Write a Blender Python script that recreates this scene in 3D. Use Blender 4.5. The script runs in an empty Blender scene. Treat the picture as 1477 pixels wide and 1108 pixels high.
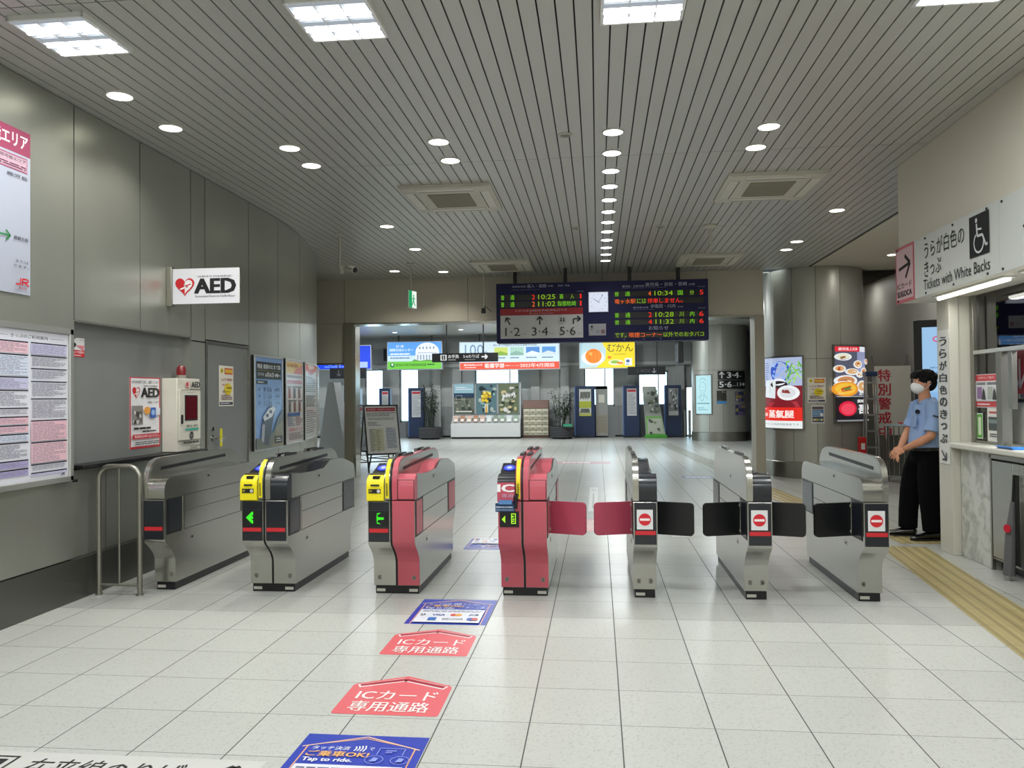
import bpy, bmesh, math, random
from mathutils import Vector, Matrix

random.seed(7)
S = bpy.context.scene
COL = S.collection

# ------------------------------------------------------------------ camera
cam_d = bpy.data.cameras.new('camera')
cam_d.sensor_width = 36.0
cam_d.lens = 1150 / 1477 * 36.0
cam_d.clip_start = 0.05
cam_d.clip_end = 200
cam = bpy.data.objects.new('camera', cam_d)
COL.objects.link(cam)
yaw, pitch, roll = -0.106840868, 0.0159220111, -0.00968203149
fw = Vector((math.sin(yaw) * math.cos(pitch), math.cos(yaw) * math.cos(pitch), math.sin(pitch)))
rt = Vector((math.cos(yaw), -math.sin(yaw), 0))
up = rt.cross(fw)
r2 = rt * math.cos(roll) + up * math.sin(roll)
u2 = up * math.cos(roll) - rt * math.sin(roll)
mw = Matrix((r2, u2, -fw)).transposed().to_4x4()
mw.translation = Vector((0, 0, 1.4372))
cam.matrix_world = mw
S.camera = cam

# ------------------------------------------------------------------ view
S.view_settings.view_transform = 'Standard'
S.view_settings.look = 'None'
S.view_settings.gamma = 1.0
S.view_settings.use_curve_mapping = False
S.view_settings.exposure = 0.0
S.cycles.max_bounces = 8
S.cycles.diffuse_bounces = 4
S.cycles.glossy_bounces = 4
S.cycles.transmission_bounces = 6
S.cycles.sample_clamp_indirect = 3.0
S.cycles.blur_glossy = 1.0
S.cycles.caustics_reflective = False
S.cycles.caustics_refractive = False

# ------------------------------------------------------------------ world: bright hazy daylight outside the station
W = bpy.data.worlds.new('world')
S.world = W
W.use_nodes = True
W.cycles.sampling_method = 'NONE'
bg = W.node_tree.nodes['Background']
bg.inputs[0].default_value = (0.80, 0.93, 1.0, 1)
bg.inputs[1].default_value = 5.0

CEIL = 3.59          # ceiling height
PANEL_POWER = 35     # watts of each square ceiling panel
SPOT_POWER = 42      # watts of each round downlight
TUBE_POWER = 5       # watts of each tube lamp over the counter


def area_light(name, loc, size, size_y, power, color=(1, 1, 1), rot=(0, 0, 0)):
    d = bpy.data.lights.new(name, 'AREA')
    d.shape = 'RECTANGLE'
    d.size, d.size_y, d.energy, d.color = size, size_y, power, color
    o = bpy.data.objects.new(name, d)
    o.location = loc
    o.rotation_euler = rot
    COL.objects.link(o)
    return o


PANEL_X = (-3.03, -1.43, 0.27, 1.97)
PANEL_Y = (4.33, 1.0, -2.3)
for py in PANEL_Y:
    for px in PANEL_X:
        area_light('panel_lamp', (px, py, CEIL - 0.035), 0.40, 0.40, PANEL_POWER, (0.96, 0.99, 1.0))
HALL_LAMPS = [(-8.5, 18), (-5.5, 18), (-2.5, 18), (0.5, 18), (3.0, 20), (-8.5, 24.5), (-5.5, 24.5), (-2.5, 24.5), (0.5, 24.5)]


# ------------------------------------------------------------------ helpers
def lin(v):
    return v / 12.92 if v <= 0.04045 else ((v + 0.055) / 1.055) ** 2.4


def rgb(h):
    """'#rrggbb' or tuple of linear values -> linear rgb"""
    if isinstance(h, str):
        h = h.lstrip('#')
        h = ''.join(c * 2 for c in h) if len(h) == 3 else h
        return tuple(lin(int(h[i:i + 2], 16) / 255) for i in (0, 2, 4))
    return tuple(h)


_mats = {}


def M(color, rough=0.5, metal=0.0, em=0.0, coat=0.0):
    key = (color, rough, metal, em, coat)
    if key in _mats:
        return _mats[key]
    m = bpy.data.materials.new('mat_%s' % (color if isinstance(color, str) else 'c'))
    m.use_nodes = True
    b = m.node_tree.nodes['Principled BSDF']
    c = rgb(color)
    b.inputs['Base Color'].default_value = (*c, 1)
    b.inputs['Roughness'].default_value = rough
    b.inputs['Metallic'].default_value = metal
    if coat:
        b.inputs['Coat Weight'].default_value = coat
        b.inputs['Coat Roughness'].default_value = 0.08
    if em:
        b.inputs['Emission Color'].default_value = (*c, 1)
        b.inputs['Emission Strength'].default_value = em
        b.inputs['Base Color'].default_value = (*(x * 0.3 for x in c), 1)
    if em and em < 3:
        m.cycles.emission_sampling = 'NONE'   # dim screens are found by bounces alone
    m.diffuse_color = (*c, 1)
    _mats[key] = m
    return m


def nodes(m):
    nt = m.node_tree
    return nt, nt.nodes['Principled BSDF']


def brushed(color, rough, metal, scale=(6, 6, 0.6), amount=0.10, bump=0.0, name='brushed'):
    """metal sheet with soft procedural streaks and blotches"""
    key = ('brushed', color, rough, metal, scale, amount, bump)
    if key in _mats:
        return _mats[key]
    m = bpy.data.materials.new(name)
    m.use_nodes = True
    nt, b = nodes(m)
    c = rgb(color)
    tc = nt.nodes.new('ShaderNodeTexCoord')
    mp = nt.nodes.new('ShaderNodeMapping')
    mp.inputs['Scale'].default_value = scale
    nz = nt.nodes.new('ShaderNodeTexNoise')
    nz.inputs['Scale'].default_value = 1.0
    nz.inputs['Detail'].default_value = 5
    nt.links.new(tc.outputs['Object'], mp.inputs[0])
    nt.links.new(mp.outputs[0], nz.inputs['Vector'])
    r = nt.nodes.new('ShaderNodeMapRange')
    r.inputs['To Min'].default_value = 1 - amount
    r.inputs['To Max'].default_value = 1 + amount
    nt.links.new(nz.outputs[0], r.inputs[0])
    mix = nt.nodes.new('ShaderNodeVectorMath')
    mix.operation = 'SCALE'
    mix.inputs[0].default_value = c
    nt.links.new(r.outputs[0], mix.inputs['Scale'])
    nt.links.new(mix.outputs[0], b.inputs['Base Color'])
    r2_ = nt.nodes.new('ShaderNodeMapRange')
    r2_.inputs['To Min'].default_value = max(0.05, rough - 0.04)
    r2_.inputs['To Max'].default_value = rough + 0.04
    nt.links.new(nz.outputs[0], r2_.inputs[0])
    nt.links.new(r2_.outputs[0], b.inputs['Roughness'])
    b.inputs['Metallic'].default_value = metal
    if bump:
        bp = nt.nodes.new('ShaderNodeBump')
        bp.inputs['Strength'].default_value = bump
        bp.inputs['Distance'].default_value = 0.02
        nt.links.new(nz.outputs[0], bp.inputs['Height'])
        nt.links.new(bp.outputs[0], b.inputs['Normal'])
    _mats[key] = m
    return m


def glass(color=(0.9, 0.95, 0.95), alpha=0.12, rough=0.02):
    key = ('glass', color, alpha, rough)
    if key in _mats:
        return _mats[key]
    m = bpy.data.materials.new('glass')
    m.use_nodes = True
    nt = m.node_tree
    nt.nodes.clear()
    out = nt.nodes.new('ShaderNodeOutputMaterial')
    tr = nt.nodes.new('ShaderNodeBsdfTransparent')
    tr.inputs[0].default_value = (*color, 1)
    gl = nt.nodes.new('ShaderNodeBsdfGlossy')
    gl.inputs['Roughness'].default_value = rough
    mx = nt.nodes.new('ShaderNodeMixShader')
    fr = nt.nodes.new('ShaderNodeFresnel')
    fr.inputs[0].default_value = 1.5
    ad = nt.nodes.new('ShaderNodeMath')
    ad.operation = 'ADD'
    ad.inputs[1].default_value = alpha
    nt.links.new(fr.outputs[0], ad.inputs[0])
    nt.links.new(ad.outputs[0], mx.inputs[0])
    nt.links.new(tr.outputs[0], mx.inputs[1])
    nt.links.new(gl.outputs[0], mx.inputs[2])
    nt.links.new(mx.outputs[0], out.inputs[0])
    _mats[key] = m
    return m


class MB:
    """collects geometry for ONE mesh object"""

    def __init__(s):
        s.v, s.f, s.mi, s.mats = [], [], [], []

    def slot(s, mat):
        if mat not in s.mats:
            s.mats.append(mat)
        return s.mats.index(mat)

    def add(s, vs, fs, mat):
        n = len(s.v)
        k = s.slot(mat)
        s.v += [tuple(p) for p in vs]
        for f in fs:
            s.f.append([n + i for i in f])
            s.mi.append(k)
        return s

    def box(s, x0, x1, y0, y1, z0, z1, mat):
        vs = [(x, y, z) for x in (x0, x1) for y in (y0, y1) for z in (z0, z1)]
        fs = [(0, 1, 3, 2), (4, 6, 7, 5), (0, 4, 5, 1), (2, 3, 7, 6), (0, 2, 6, 4), (1, 5, 7, 3)]
        return s.add(vs, fs, mat)

    def prism(s, pts, a0, a1, mat, axis='x', capmat=None):
        """polygon extruded along an axis; pts are the two other coordinates in xyz order"""
        def P(p, a):
            return (a, p[0], p[1]) if axis == 'x' else (p[0], a, p[1]) if axis == 'y' else (p[0], p[1], a)
        n = len(pts)
        ar = sum(pts[i][0] * pts[(i + 1) % n][1] - pts[(i + 1) % n][0] * pts[i][1] for i in range(n))
        if (ar < 0) != (axis == 'y'):
            pts = pts[::-1]
        vs = [P(p, a0) for p in pts] + [P(p, a1) for p in pts]
        s.add(vs, [(i, (i + 1) % n, n + (i + 1) % n, n + i) for i in range(n)], mat)
        s.add(vs, [list(range(n))[::-1], list(range(n, 2 * n))], capmat or mat)
        return s

    def cyl(s, p0, p1, r, mat, seg=12, r1=None, caps=True):
        p0, p1 = Vector(p0), Vector(p1)
        d = (p1 - p0)
        if d.length < 1e-6:
            return s
        q = d.to_track_quat('Z', 'Y')
        r1 = r if r1 is None else r1
        vs = []
        for p, rr in ((p0, r), (p1, r1)):
            for i in range(seg):
                a = 2 * math.pi * i / seg
                vs.append(p + q @ Vector((rr * math.cos(a), rr * math.sin(a), 0)))
        fs = [(i, (i + 1) % seg, seg + (i + 1) % seg, seg + i) for i in range(seg)]
        if caps:
            fs += [list(range(seg))[::-1], list(range(seg, 2 * seg))]
        return s.add(vs, fs, mat)

    def tube(s, pts, r, mat, seg=10):
        pts = [Vector(p) for p in pts]
        n = len(pts)
        vs, q = [], None
        for i, p in enumerate(pts):
            t = (pts[min(i + 1, n - 1)] - pts[max(i - 1, 0)]).normalized()
            q2 = t.to_track_quat('Z', 'Y') if q is None else (q @ Vector((0, 0, 1))).rotation_difference(t) @ q
            q = q2
            rr = r[i] if isinstance(r, (list, tuple)) else r
            for k in range(seg):
                a = 2 * math.pi * k / seg
                vs.append(p + q @ Vector((rr * math.cos(a), rr * math.sin(a), 0)))
        fs = [(i * seg + k, i * seg + (k + 1) % seg, (i + 1) * seg + (k + 1) % seg, (i + 1) * seg + k) for i in range(n - 1) for k in range(seg)]
        fs += [list(range(seg))[::-1], list(range((n - 1) * seg, n * seg))]
        return s.add(vs, fs, mat)

    def lathe(s, prof, mat, seg=32, c=(0, 0, 0), caps=True):
        vs = [(c[0] + r * math.cos(2 * math.pi * k / seg), c[1] + r * math.sin(2 * math.pi * k / seg), c[2] + z) for r, z in prof for k in range(seg)]
        n = len(prof)
        fs = [(i * seg + k, i * seg + (k + 1) % seg, (i + 1) * seg + (k + 1) % seg, (i + 1) * seg + k) for i in range(n - 1) for k in range(seg)]
        if caps:
            fs += [list(range(seg))[::-1], list(range((n - 1) * seg, n * seg))]
        return s.add(vs, fs, mat)

    def ell(s, c, r, mat, seg=16, rings=10, q=None):
        vs, fs = [], []
        for i in range(rings + 1):
            th = math.pi * i / rings
            for k in range(seg):
                a = 2 * math.pi * k / seg
                p = Vector((r[0] * math.sin(th) * math.cos(a), r[1] * math.sin(th) * math.sin(a), -r[2] * math.cos(th)))
                if q:
                    p = q @ p
                vs.append(Vector(c) + p)
        for i in range(rings):
            for k in range(seg):
                fs.append((i * seg + k, i * seg + (k + 1) % seg, (i + 1) * seg + (k + 1) % seg, (i + 1) * seg + k))
        return s.add(vs, fs, mat)

    def obj(s, name, parent=None, loc=(0, 0, 0), rz=0.0, bevel=0.0, smooth=35, seg=2):
        me = bpy.data.meshes.new(name)
        me.from_pydata([tuple(p) for p in s.v], [], s.f)
        for m in s.mats:
            me.materials.append(m)
        me.polygons.foreach_set('material_index', s.mi)
        me.validate()
        if smooth:
            me.polygons.foreach_set('use_smooth', [True] * len(me.polygons))
            me.set_sharp_from_angle(angle=math.radians(smooth))
        me.update()
        o = bpy.data.objects.new(name, me)
        COL.objects.link(o)
        o.location = loc
        o.rotation_euler = (0, 0, rz)
        if parent is not None:
            o.parent = parent
        if bevel:
            b = o.modifiers.new('bevel', 'BEVEL')
            b.width = bevel
            b.segments = seg
            b.limit_method = 'ANGLE'
            b.angle_limit = math.radians(40)
            b.harden_normals = False
        return o


def thing(name, label, cat, loc=(0, 0, 0), rz=0.0, group=None):
    o = bpy.data.objects.new(name, None)
    o.empty_display_size = 0.1
    COL.objects.link(o)
    o.location = loc
    o.rotation_euler = (0, 0, rz)
    return tag(o, label, cat, group)


def tag(o, label, cat, group=None):
    o['label'] = label
    o['category'] = cat
    if group:
        o['group'] = group
    return o


def struct(o):
    o['kind'] = 'structure'
    return o


def dup(root, loc, label, rz=None, group=None):
    r = root.copy()
    COL.objects.link(r)
    r.location = loc
    if rz is not None:
        r.rotation_euler = (0, 0, rz)
    r['label'] = label
    if group:
        r['group'] = group
    for ch in list(root.children):
        c = ch.copy()
        COL.objects.link(c)
        c.parent = r
        for g in list(ch.children):
            d = g.copy()
            COL.objects.link(d)
            d.parent = c
    return r


_txt = {}


def text_geo(body, bold=0.0):
    key = (body, bold)
    if key not in _txt:
        cu = bpy.data.curves.new('lettering', 'FONT')
        cu.body = body
        cu.size = 1
        cu.resolution_u = 2
        cu.offset = bold
        ob = bpy.data.objects.new('lettering', cu)
        me = bpy.data.meshes.new_from_object(ob)
        vs = [tuple(v.co) for v in me.vertices]
        fs = [list(p.vertices) for p in me.polygons]
        bpy.data.objects.remove(ob)
        bpy.data.curves.remove(cu)
        bpy.data.meshes.remove(me)
        xs = [v[0] for v in vs] or [0, 1]
        ys = [v[1] for v in vs] or [0, 1]
        _txt[key] = (vs, fs, min(xs), max(xs), min(ys), max(ys))
    return _txt[key]


class G(MB):
    """flat printed sheet in local x (right) / z (up), facing -y; normalised 0..1 coordinates"""

    def __init__(s, w, h, em=0.0, rough=0.5, eps=0.0008, x0=0.0, z0=0.0, y0=0.0, bend=None, coat=0.0, metal=0.0):
        super().__init__()
        s.w, s.h, s.em, s.rough, s.eps, s.x0, s.z0, s.y0, s.bend, s.coat, s.metal = w, h, em, rough, eps, x0, z0, y0, bend, coat, metal
        s.k = 0

    def m(s, col):
        if not isinstance(col, (str, tuple)):
            return col
        return M(col, s.rough, s.metal, s.em, s.coat)

    def P(s, x, y):
        return (s.x0 + x * s.w, s.y0 - s.k * s.eps, s.z0 + y * s.h)

    def poly(s, pts, col, up=True):
        if up:
            s.k += 1
        s.add([s.P(*p) for p in pts], [list(range(len(pts)))], s.m(col))
        return s

    def rect(s, x0, y0, x1, y1, col, up=True):
        if up:
            s.k += 1
        n = max(1, int(abs(x1 - x0) * 12)) if s.bend else 1
        for i in range(n):
            a, b = x0 + (x1 - x0) * i / n, x0 + (x1 - x0) * (i + 1) / n
            s.add([s.P(a, y0), s.P(b, y0), s.P(b, y1), s.P(a, y1)], [(0, 1, 2, 3)], s.m(col))
        return s

    def frame(s, x0, y0, x1, y1, t, col):
        s.k += 1
        ty = t * s.w / s.h
        for a in ((x0, y0, x1, y0 + ty), (x0, y1 - ty, x1, y1), (x0, y0 + ty, x0 + t, y1 - ty), (x1 - t, y0 + ty, x1, y1 - ty)):
            s.rect(*a, col, up=False)
        return s

    def ellipse(s, cx, cy, rx, ry, col, n=24, up=True, a0=0, a1=360):
        if up:
            s.k += 1
        full = abs(a1 - a0) >= 360
        pts = [(cx + rx * math.cos(math.radians(a0 + (a1 - a0) * i / n)), cy + ry * math.sin(math.radians(a0 + (a1 - a0) * i / n))) for i in range(n if full else n + 1)]
        return s.poly(pts, col, up=False)

    def line(s, pts, t, col, up=True):
        """polyline with thickness t (in metres)"""
        if up:
            s.k += 1
        for (xa, ya), (xb, yb) in zip(pts, pts[1:]):
            dx, dy = (xb - xa) * s.w, (yb - ya) * s.h
            L = math.hypot(dx, dy) or 1
            nx, ny = -dy / L * t / 2 / s.w, dx / L * t / 2 / s.h
            s.poly([(xa - nx, ya - ny), (xb - nx, yb - ny), (xb + nx, yb + ny), (xa + nx, ya + ny)], col, up=False)
        return s

    def text(s, body, x0, y0, x1, y1, col, bold=0.012, up=True):
        if up:
            s.k += 1
        vs, fs, ax, bx, ay, by = text_geo(body)
        offs = [(0, 0)] if bold <= .012 else [(-.6, 0), (.6, 0)] if bold < .03 else [(-.8, -.4), (.8, .4), (-.8, .4), (.8, -.4), (0, 0)]
        if not vs:
            return s
        em_w = (x1 - x0) / (bx - ax)
        em_h = (y1 - y0) / (by - ay)
        for q_, (ox, oy) in enumerate(offs):
            f = lambda v: s.P(x0 + (v[0] - ax) * em_w + ox * bold * em_w, y0 + (v[1] - ay) * em_h + oy * bold * em_h)
            s.add([(p[0], p[1] - q_ * s.eps * .18, p[2]) for p in map(f, vs)], fs, s.m(col))
        return s

    def rows(s, x0, y0, x1, y1, n, col, fill=0.45, words=5):
        """rows of tiny unreadable print"""
        s.k += 1
        H = (y1 - y0) / n
        for i in range(n):
            y = y1 - (i + 0.5) * H
            x = x0
            xe = x1 - (x1 - x0) * random.choice((0, 0, 0.05, 0.2, 0.35))
            while x < xe - 0.005:
                wd = (x1 - x0) / words * random.uniform(0.4, 1.3)
                xb = min(xe, x + wd)
                s.rect(x, y - H * fill / 2, xb, y + H * fill / 2, col, up=False)
                x = xb + (x1 - x0) * 0.02
        return s

    def arrow(s, cx, cy, size, ang, t, col):
        """arrow pointing at angle ang (degrees); size and t in metres"""
        s.k += 1
        a = math.radians(ang)
        u = (math.cos(a), math.sin(a))
        W_, H_ = s.w, s.h
        tip = (cx * W_ + u[0] * size / 2, cy * H_ + u[1] * size / 2)
        tail = (cx * W_ - u[0] * size / 2, cy * H_ - u[1] * size / 2)
        N = lambda p: (p[0] / W_, p[1] / H_)
        s.line([N(tail), N(tip)], t, col, up=False)
        for d in (140, -140):
            b = a + math.radians(d)
            e = (tip[0] + math.cos(b) * size * 0.55, tip[1] + math.sin(b) * size * 0.55)
            s.line([N(tip), N(e)], t, col, up=False)
        return s

    def obj(s, name, parent=None, **k):
        if s.bend:
            R = s.bend   # cylinder of radius R whose axis is behind the sheet centre line x=0
            s.v = [((R - y) * math.sin(x / R), R - (R - y) * math.cos(x / R), z) for x, y, z in s.v]
        k.setdefault('smooth', 0)
        return super().obj(name, parent, **k)


def floor_graphic(name, label, cat, pts_w, pts_h, loc, draw, rz=0, group=None, rough=0.35):
    g = G(pts_w, pts_h, rough=rough, eps=0.0004, y0=-0.0002)
    draw(g)
    g.v = [(x, z, -y) for x, y, z in g.v]
    o = MB.obj(g, name, None, loc=(loc[0], loc[1], 0.0003), rz=rz, smooth=0)
    return tag(o, label, cat, group)


LW = math.radians(90)     # facing +x  (left wall)
RW = math.radians(-90)    # facing -x  (right wall)

# ------------------------------------------------------------------ materials of the place
def floor_material():
    m = bpy.data.materials.new('terrazzo_tile')
    m.use_nodes = True
    nt, b = nodes(m)
    N, Lk = nt.nodes.new, nt.links.new
    tc = N('ShaderNodeTexCoord')
    sp = N('ShaderNodeSeparateXYZ')
    Lk(tc.outputs['Object'], sp.inputs[0])

    def mth(op, a, b_=None):
        n = N('ShaderNodeMath')
        n.operation = op
        for i, v in enumerate((a, b_)):
            if v is None:
                continue
            if isinstance(v, (int, float)):
                n.inputs[i].default_value = v
            else:
                Lk(v, n.inputs[i])
        return n.outputs[0]

    def grid(out, off, pitch, half):
        t = mth('DIVIDE', mth('SUBTRACT', out, off), pitch)
        fr = mth('ABSOLUTE', mth('SUBTRACT', mth('FRACT', mth('ADD', t, 0.5)), 0.5))
        return mth('LESS_THAN', fr, half / pitch), mth('FLOOR', t)
    gx, ix = grid(sp.outputs[0], -0.31383, 0.4, 0.0028)
    gy, iy = grid(sp.outputs[1], 3.10395, 0.41991, 0.0020)
    # speckles of the terrazzo
    vo = N('ShaderNodeTexVoronoi')
    vo.inputs['Scale'].default_value = 120
    Lk(tc.outputs['Object'], vo.inputs['Vector'])
    bw = N('ShaderNodeRGBToBW')
    Lk(vo.outputs['Color'], bw.inputs[0])
    cr = N('ShaderNodeValToRGB')
    cr.color_ramp.elements[0].position = 0.15
    cr.color_ramp.elements[0].color = (*rgb('#b0b1a9'), 1)
    cr.color_ramp.elements[1].position = 0.30
    cr.color_ramp.elements[1].color = (*rgb('#c0c1ba'), 1)
    Lk(bw.outputs[0], cr.inputs[0])
    # per tile variation
    cb = N('ShaderNodeCombineXYZ')
    Lk(ix, cb.inputs[0])
    Lk(iy, cb.inputs[1])
    wn = N('ShaderNodeTexWhiteNoise')
    Lk(cb.outputs[0], wn.inputs['Vector'])
    var = mth('ADD', mth('MULTIPLY', wn.outputs['Value'], 0.07), 0.95)
    # wear
    nz = N('ShaderNodeTexNoise')
    nz.inputs['Scale'].default_value = 1.3
    nz.inputs['Detail'].default_value = 4
    Lk(tc.outputs['Object'], nz.inputs['Vector'])
    var = mth('MULTIPLY', var, mth('ADD', mth('MULTIPLY', nz.outputs[0], 0.10), 0.94))
    # the tiles of the gate line are a slightly greyer batch
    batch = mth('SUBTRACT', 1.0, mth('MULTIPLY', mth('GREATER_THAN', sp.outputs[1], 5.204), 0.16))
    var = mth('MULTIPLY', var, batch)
    sc = N('ShaderNodeVectorMath')
    sc.operation = 'SCALE'
    Lk(cr.outputs[0], sc.inputs[0])
    Lk(var, sc.inputs['Scale'])
    mx = N('ShaderNodeMix')
    mx.data_type = 'RGBA'
    mx.inputs['B'].default_value = (*rgb('#4a4a46'), 1)
    Lk(sc.outputs[0], mx.inputs['A'])
    mxf = mth('MAXIMUM', gx, mth('MULTIPLY', gy, 0.8))
    Lk(mxf, mx.inputs['Factor'])
    Lk(mx.outputs['Result'], b.inputs['Base Color'])
    rr = mth('ADD', mth('MULTIPLY', nz.outputs[0], 0.05), 0.282)
    Lk(mth('ADD', rr, mth('MULTIPLY', mxf, 0.4)), b.inputs['Roughness'])
    b.inputs['Specular IOR Level'].default_value = 0.55
    return m


m_floor = floor_material()
m_wall = brushed('#b2b4aa', 0.34, 0.75, (3, 3, 0.5), 0.08, 0.05, 'silver_wall_panel')
m_wall_mid = brushed('#8f918f', 0.45, 0.5, (3, 3, 0.5), 0.05, 0, 'alcove_panel')
m_plinth = brushed('#6b6b66', 0.33, 0.8, (3, 3, 8), 0.06, 0, 'dark_plinth')
m_ceil = brushed('#bcbcb6', 0.36, 0.25, (8, 0.4, 4), 0.05, 0, 'ceiling_slat')
m_gap = M('#161614', 0.8)
m_joint = M('#3b3b38', 0.7)
m_beige = brushed('#cdc7b6', 0.6, 0.0, (1.5, 1.5, 1.5), 0.03, 0, 'beige_paint')
m_pass = brushed('#bdbcb6', 0.5, 0.0, (1.5, 1.5, 1.5), 0.03, 0, 'grey_paint')
m_upper = brushed('#e0dbcb', 0.55, 0.0, (1.5, 1.5, 1.5), 0.03, 0, 'cream_paint')
m_column = brushed('#a9a89e', 0.36, 0.4, (3, 3, 0.5), 0.06, 0.03, 'column_panel')
m_steel = brushed('#b4b3ac', 0.205, 0.95, (1.2, .7, 7), 0.06, 0, 'brushed_steel')
m_steel_d = brushed('#96948b', 0.33, 0.9, (30, 30, 2), 0.10, 0, 'stainless_skirting')
m_chrome = M('#d0cfca', 0.10, 1.0)
m_white = M('#d9d9d3', 0.45)
m_offwhite = M('#c9c7bb', 0.45)
m_black = M('#0c0d10', 0.38)
m_navy = M('#141821', 0.30, 0.0, 0.0, 0.3)
m_hall = brushed('#b6b8b4', 0.5, 0.0, (1.5, 1.5, 1.5), 0.05, 0, 'hall_panel')
m_hall_d = brushed('#999c9b', 0.5, 0.0, (1.5, 1.5, 1.5), 0.05, 0, 'hall_lower_panel')

# ------------------------------------------------------------------ floor and ceilings
b = MB()
b.box(-13, 8, -4.2, 28.6, -0.2, 0, m_floor)
struct(b.obj('floor', smooth=0))


def slats(x0, x1, ys, z, name):
    b = MB()
    p = 0.1022
    n0 = math.floor((x0 - 0.1486) / p)
    k = n0
    while True:
        xa = 0.1486 - p / 2 + k * p + 0.005
        xb = xa + p - 0.010
        k += 1
        if xb > x1:
            break
        if xa < x0:
            continue
        for ya, yb in zip(ys, ys[1:]):
            b.prism([(xa, z), (xb, z), (xb, z + 0.014), (xa, z + 0.014)], ya + 0.004, yb - 0.004, m_ceil, axis='y')
    b.box(x0, x1, ys[0], ys[-1], z + 0.014, z + 0.10, m_gap)
    return struct(b.obj(name, smooth=0))


slats(-5.7, 3.62, [-4.2, -2.33, 0.84, 4.01, 7.18, 10.35, 14.12], CEIL, 'ceiling')
slats(-13, 8, [14.5, 17.6, 20.8, 24.0, 28.4], CEIL, 'ceiling')
b = MB()
b.box(3.62, 5.5, 7.9, 19, CEIL, CEIL + 0.1, m_beige)
struct(b.obj('ceiling', smooth=0))


# ------------------------------------------------------------------ left wall: straight, then a wide curve
def wx(y):
    return -3.76 if y < 8.6 else -14.06 + math.sqrt(max(0.0, 10.3 ** 2 - (y - 8.6) ** 2))


def wnorm(y):
    if y < 8.6:
        return (1.0, 0.0)
    return ((wx(y) + 14.06) / 10.3, (y - 8.6) / 10.3)


def wall_panel(b, ya, yb, za, zb, mat, off=0.0, thick=0.03, gap=0.006):
    ya, yb, za, zb = ya + gap, yb - gap, za + gap, zb - gap
    n = 1 if yb <= 8.6 else max(2, int((yb - ya) / 0.12))
    fr, bk = [], []
    for i in range(n + 1):
        y = ya + (yb - ya) * i / n
        nx, ny = wnorm(y)
        fr.append((wx(y) + nx * off, y + ny * off))
        bk.append((wx(y) + nx * (off - thick), y + ny * (off - thick)))
    pts = fr + bk[::-1]
    b.prism(pts, za, zb, mat, axis='z')


b = MB()
ups = [-4.2, -2.8, -1.4, 0.0, 1.4, 2.8, 4.1, 5.39]
for ya, yb in zip(ups, ups[1:]):
    wall_panel(b, ya, yb, 0.30, CEIL, m_wall)
for ya, yb in ((5.39, 6.23), (6.23, 7.06)):
    wall_panel(b, ya, yb, 2.02, CEIL, m_wall)
wall_panel(b, 7.06, 7.33, 0.30, 1.99, m_wall)
wall_panel(b, 7.06, 7.33, 1.99, CEIL, m_wall)
wall_panel(b, 7.33, 8.30, 2.015, CEIL, m_wall)
for ya, yb in ((8.30, 9.13), (9.13, 10.06), (10.06, 11.19), (11.19, 12.4), (12.4, 14.12)):
    wall_panel(b, ya, yb, 0.30, CEIL, m_wall)
# alcove back, reveals and the wall under the ledge
b.box(-3.90, -3.84, 5.37, 7.07, 0.97, 2.06, m_wall_mid)
b.box(-3.86, -3.762, 5.385, 5.393, 0.97, 2.02, m_wall)
b.box(-3.86, -3.762, 7.056, 7.064, 0.97, 2.02, m_wall)
b.box(-3.86, -3.762, 5.39, 7.06, 2.016, 2.024, m_wall)
for ya, yb in ((5.39, 5.80), (5.80, 6.63), (6.63, 7.06)):
    b.box(-3.83, -3.785, ya + 0.004, yb - 0.004, 0.30, 0.93, m_wall)
# dark core behind all joints
core = [(-3.795, -4.2), (-3.795, 8.6)]
for i in range(1, 24):
    y = 8.6 + 5.52 * i / 23
    nx, ny = wnorm(y)
    core.append((wx(y) - nx * 0.035, y - ny * 0.035))
b.prism([p for p in core] + [(-6.2, 14.12), (-4.1, 8.6), (-4.1, -4.2)], 2.06, CEIL + 0.05, m_gap, axis='z')
b.prism([(-3.795, 7.06)] + core[1:] + [(-6.2, 14.12), (-4.1, 8.6), (-4.1, 7.06)], 0, 2.06, m_gap, axis='z')
b.box(-4.1, -3.795, -4.2, 5.385, 0, 2.06, m_gap)
b.box(-4.1, -3.90, 5.385, 7.06, 0, 2.06, m_gap)
b.box(-3.90, -3.83, 5.385, 7.06, 0, 0.95, m_gap)
struct(b.obj('wall_left', smooth=20))

b = MB()
pts = [(-3.745, -4.2), (-3.745, 8.6)]
for i in range(1, 24):
    y = 8.6 + 5.5 * i / 23
    nx, ny = wnorm(y)
    pts.append((wx(y) + nx * 0.015, y + ny * 0.015))
b.prism(pts + [(-6.1, 14.1), (-3.79, 8.6), (-3.79, -4.2)], 0.0, 0.297, m_plinth, axis='z')
struct(b.obj('baseboard_left', smooth=20))

b = MB()
b.box(-3.84, -3.69, 5.395, 7.24, 0.945, 0.972, m_black)
struct(b.obj('trim_1', bevel=0.003))

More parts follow.
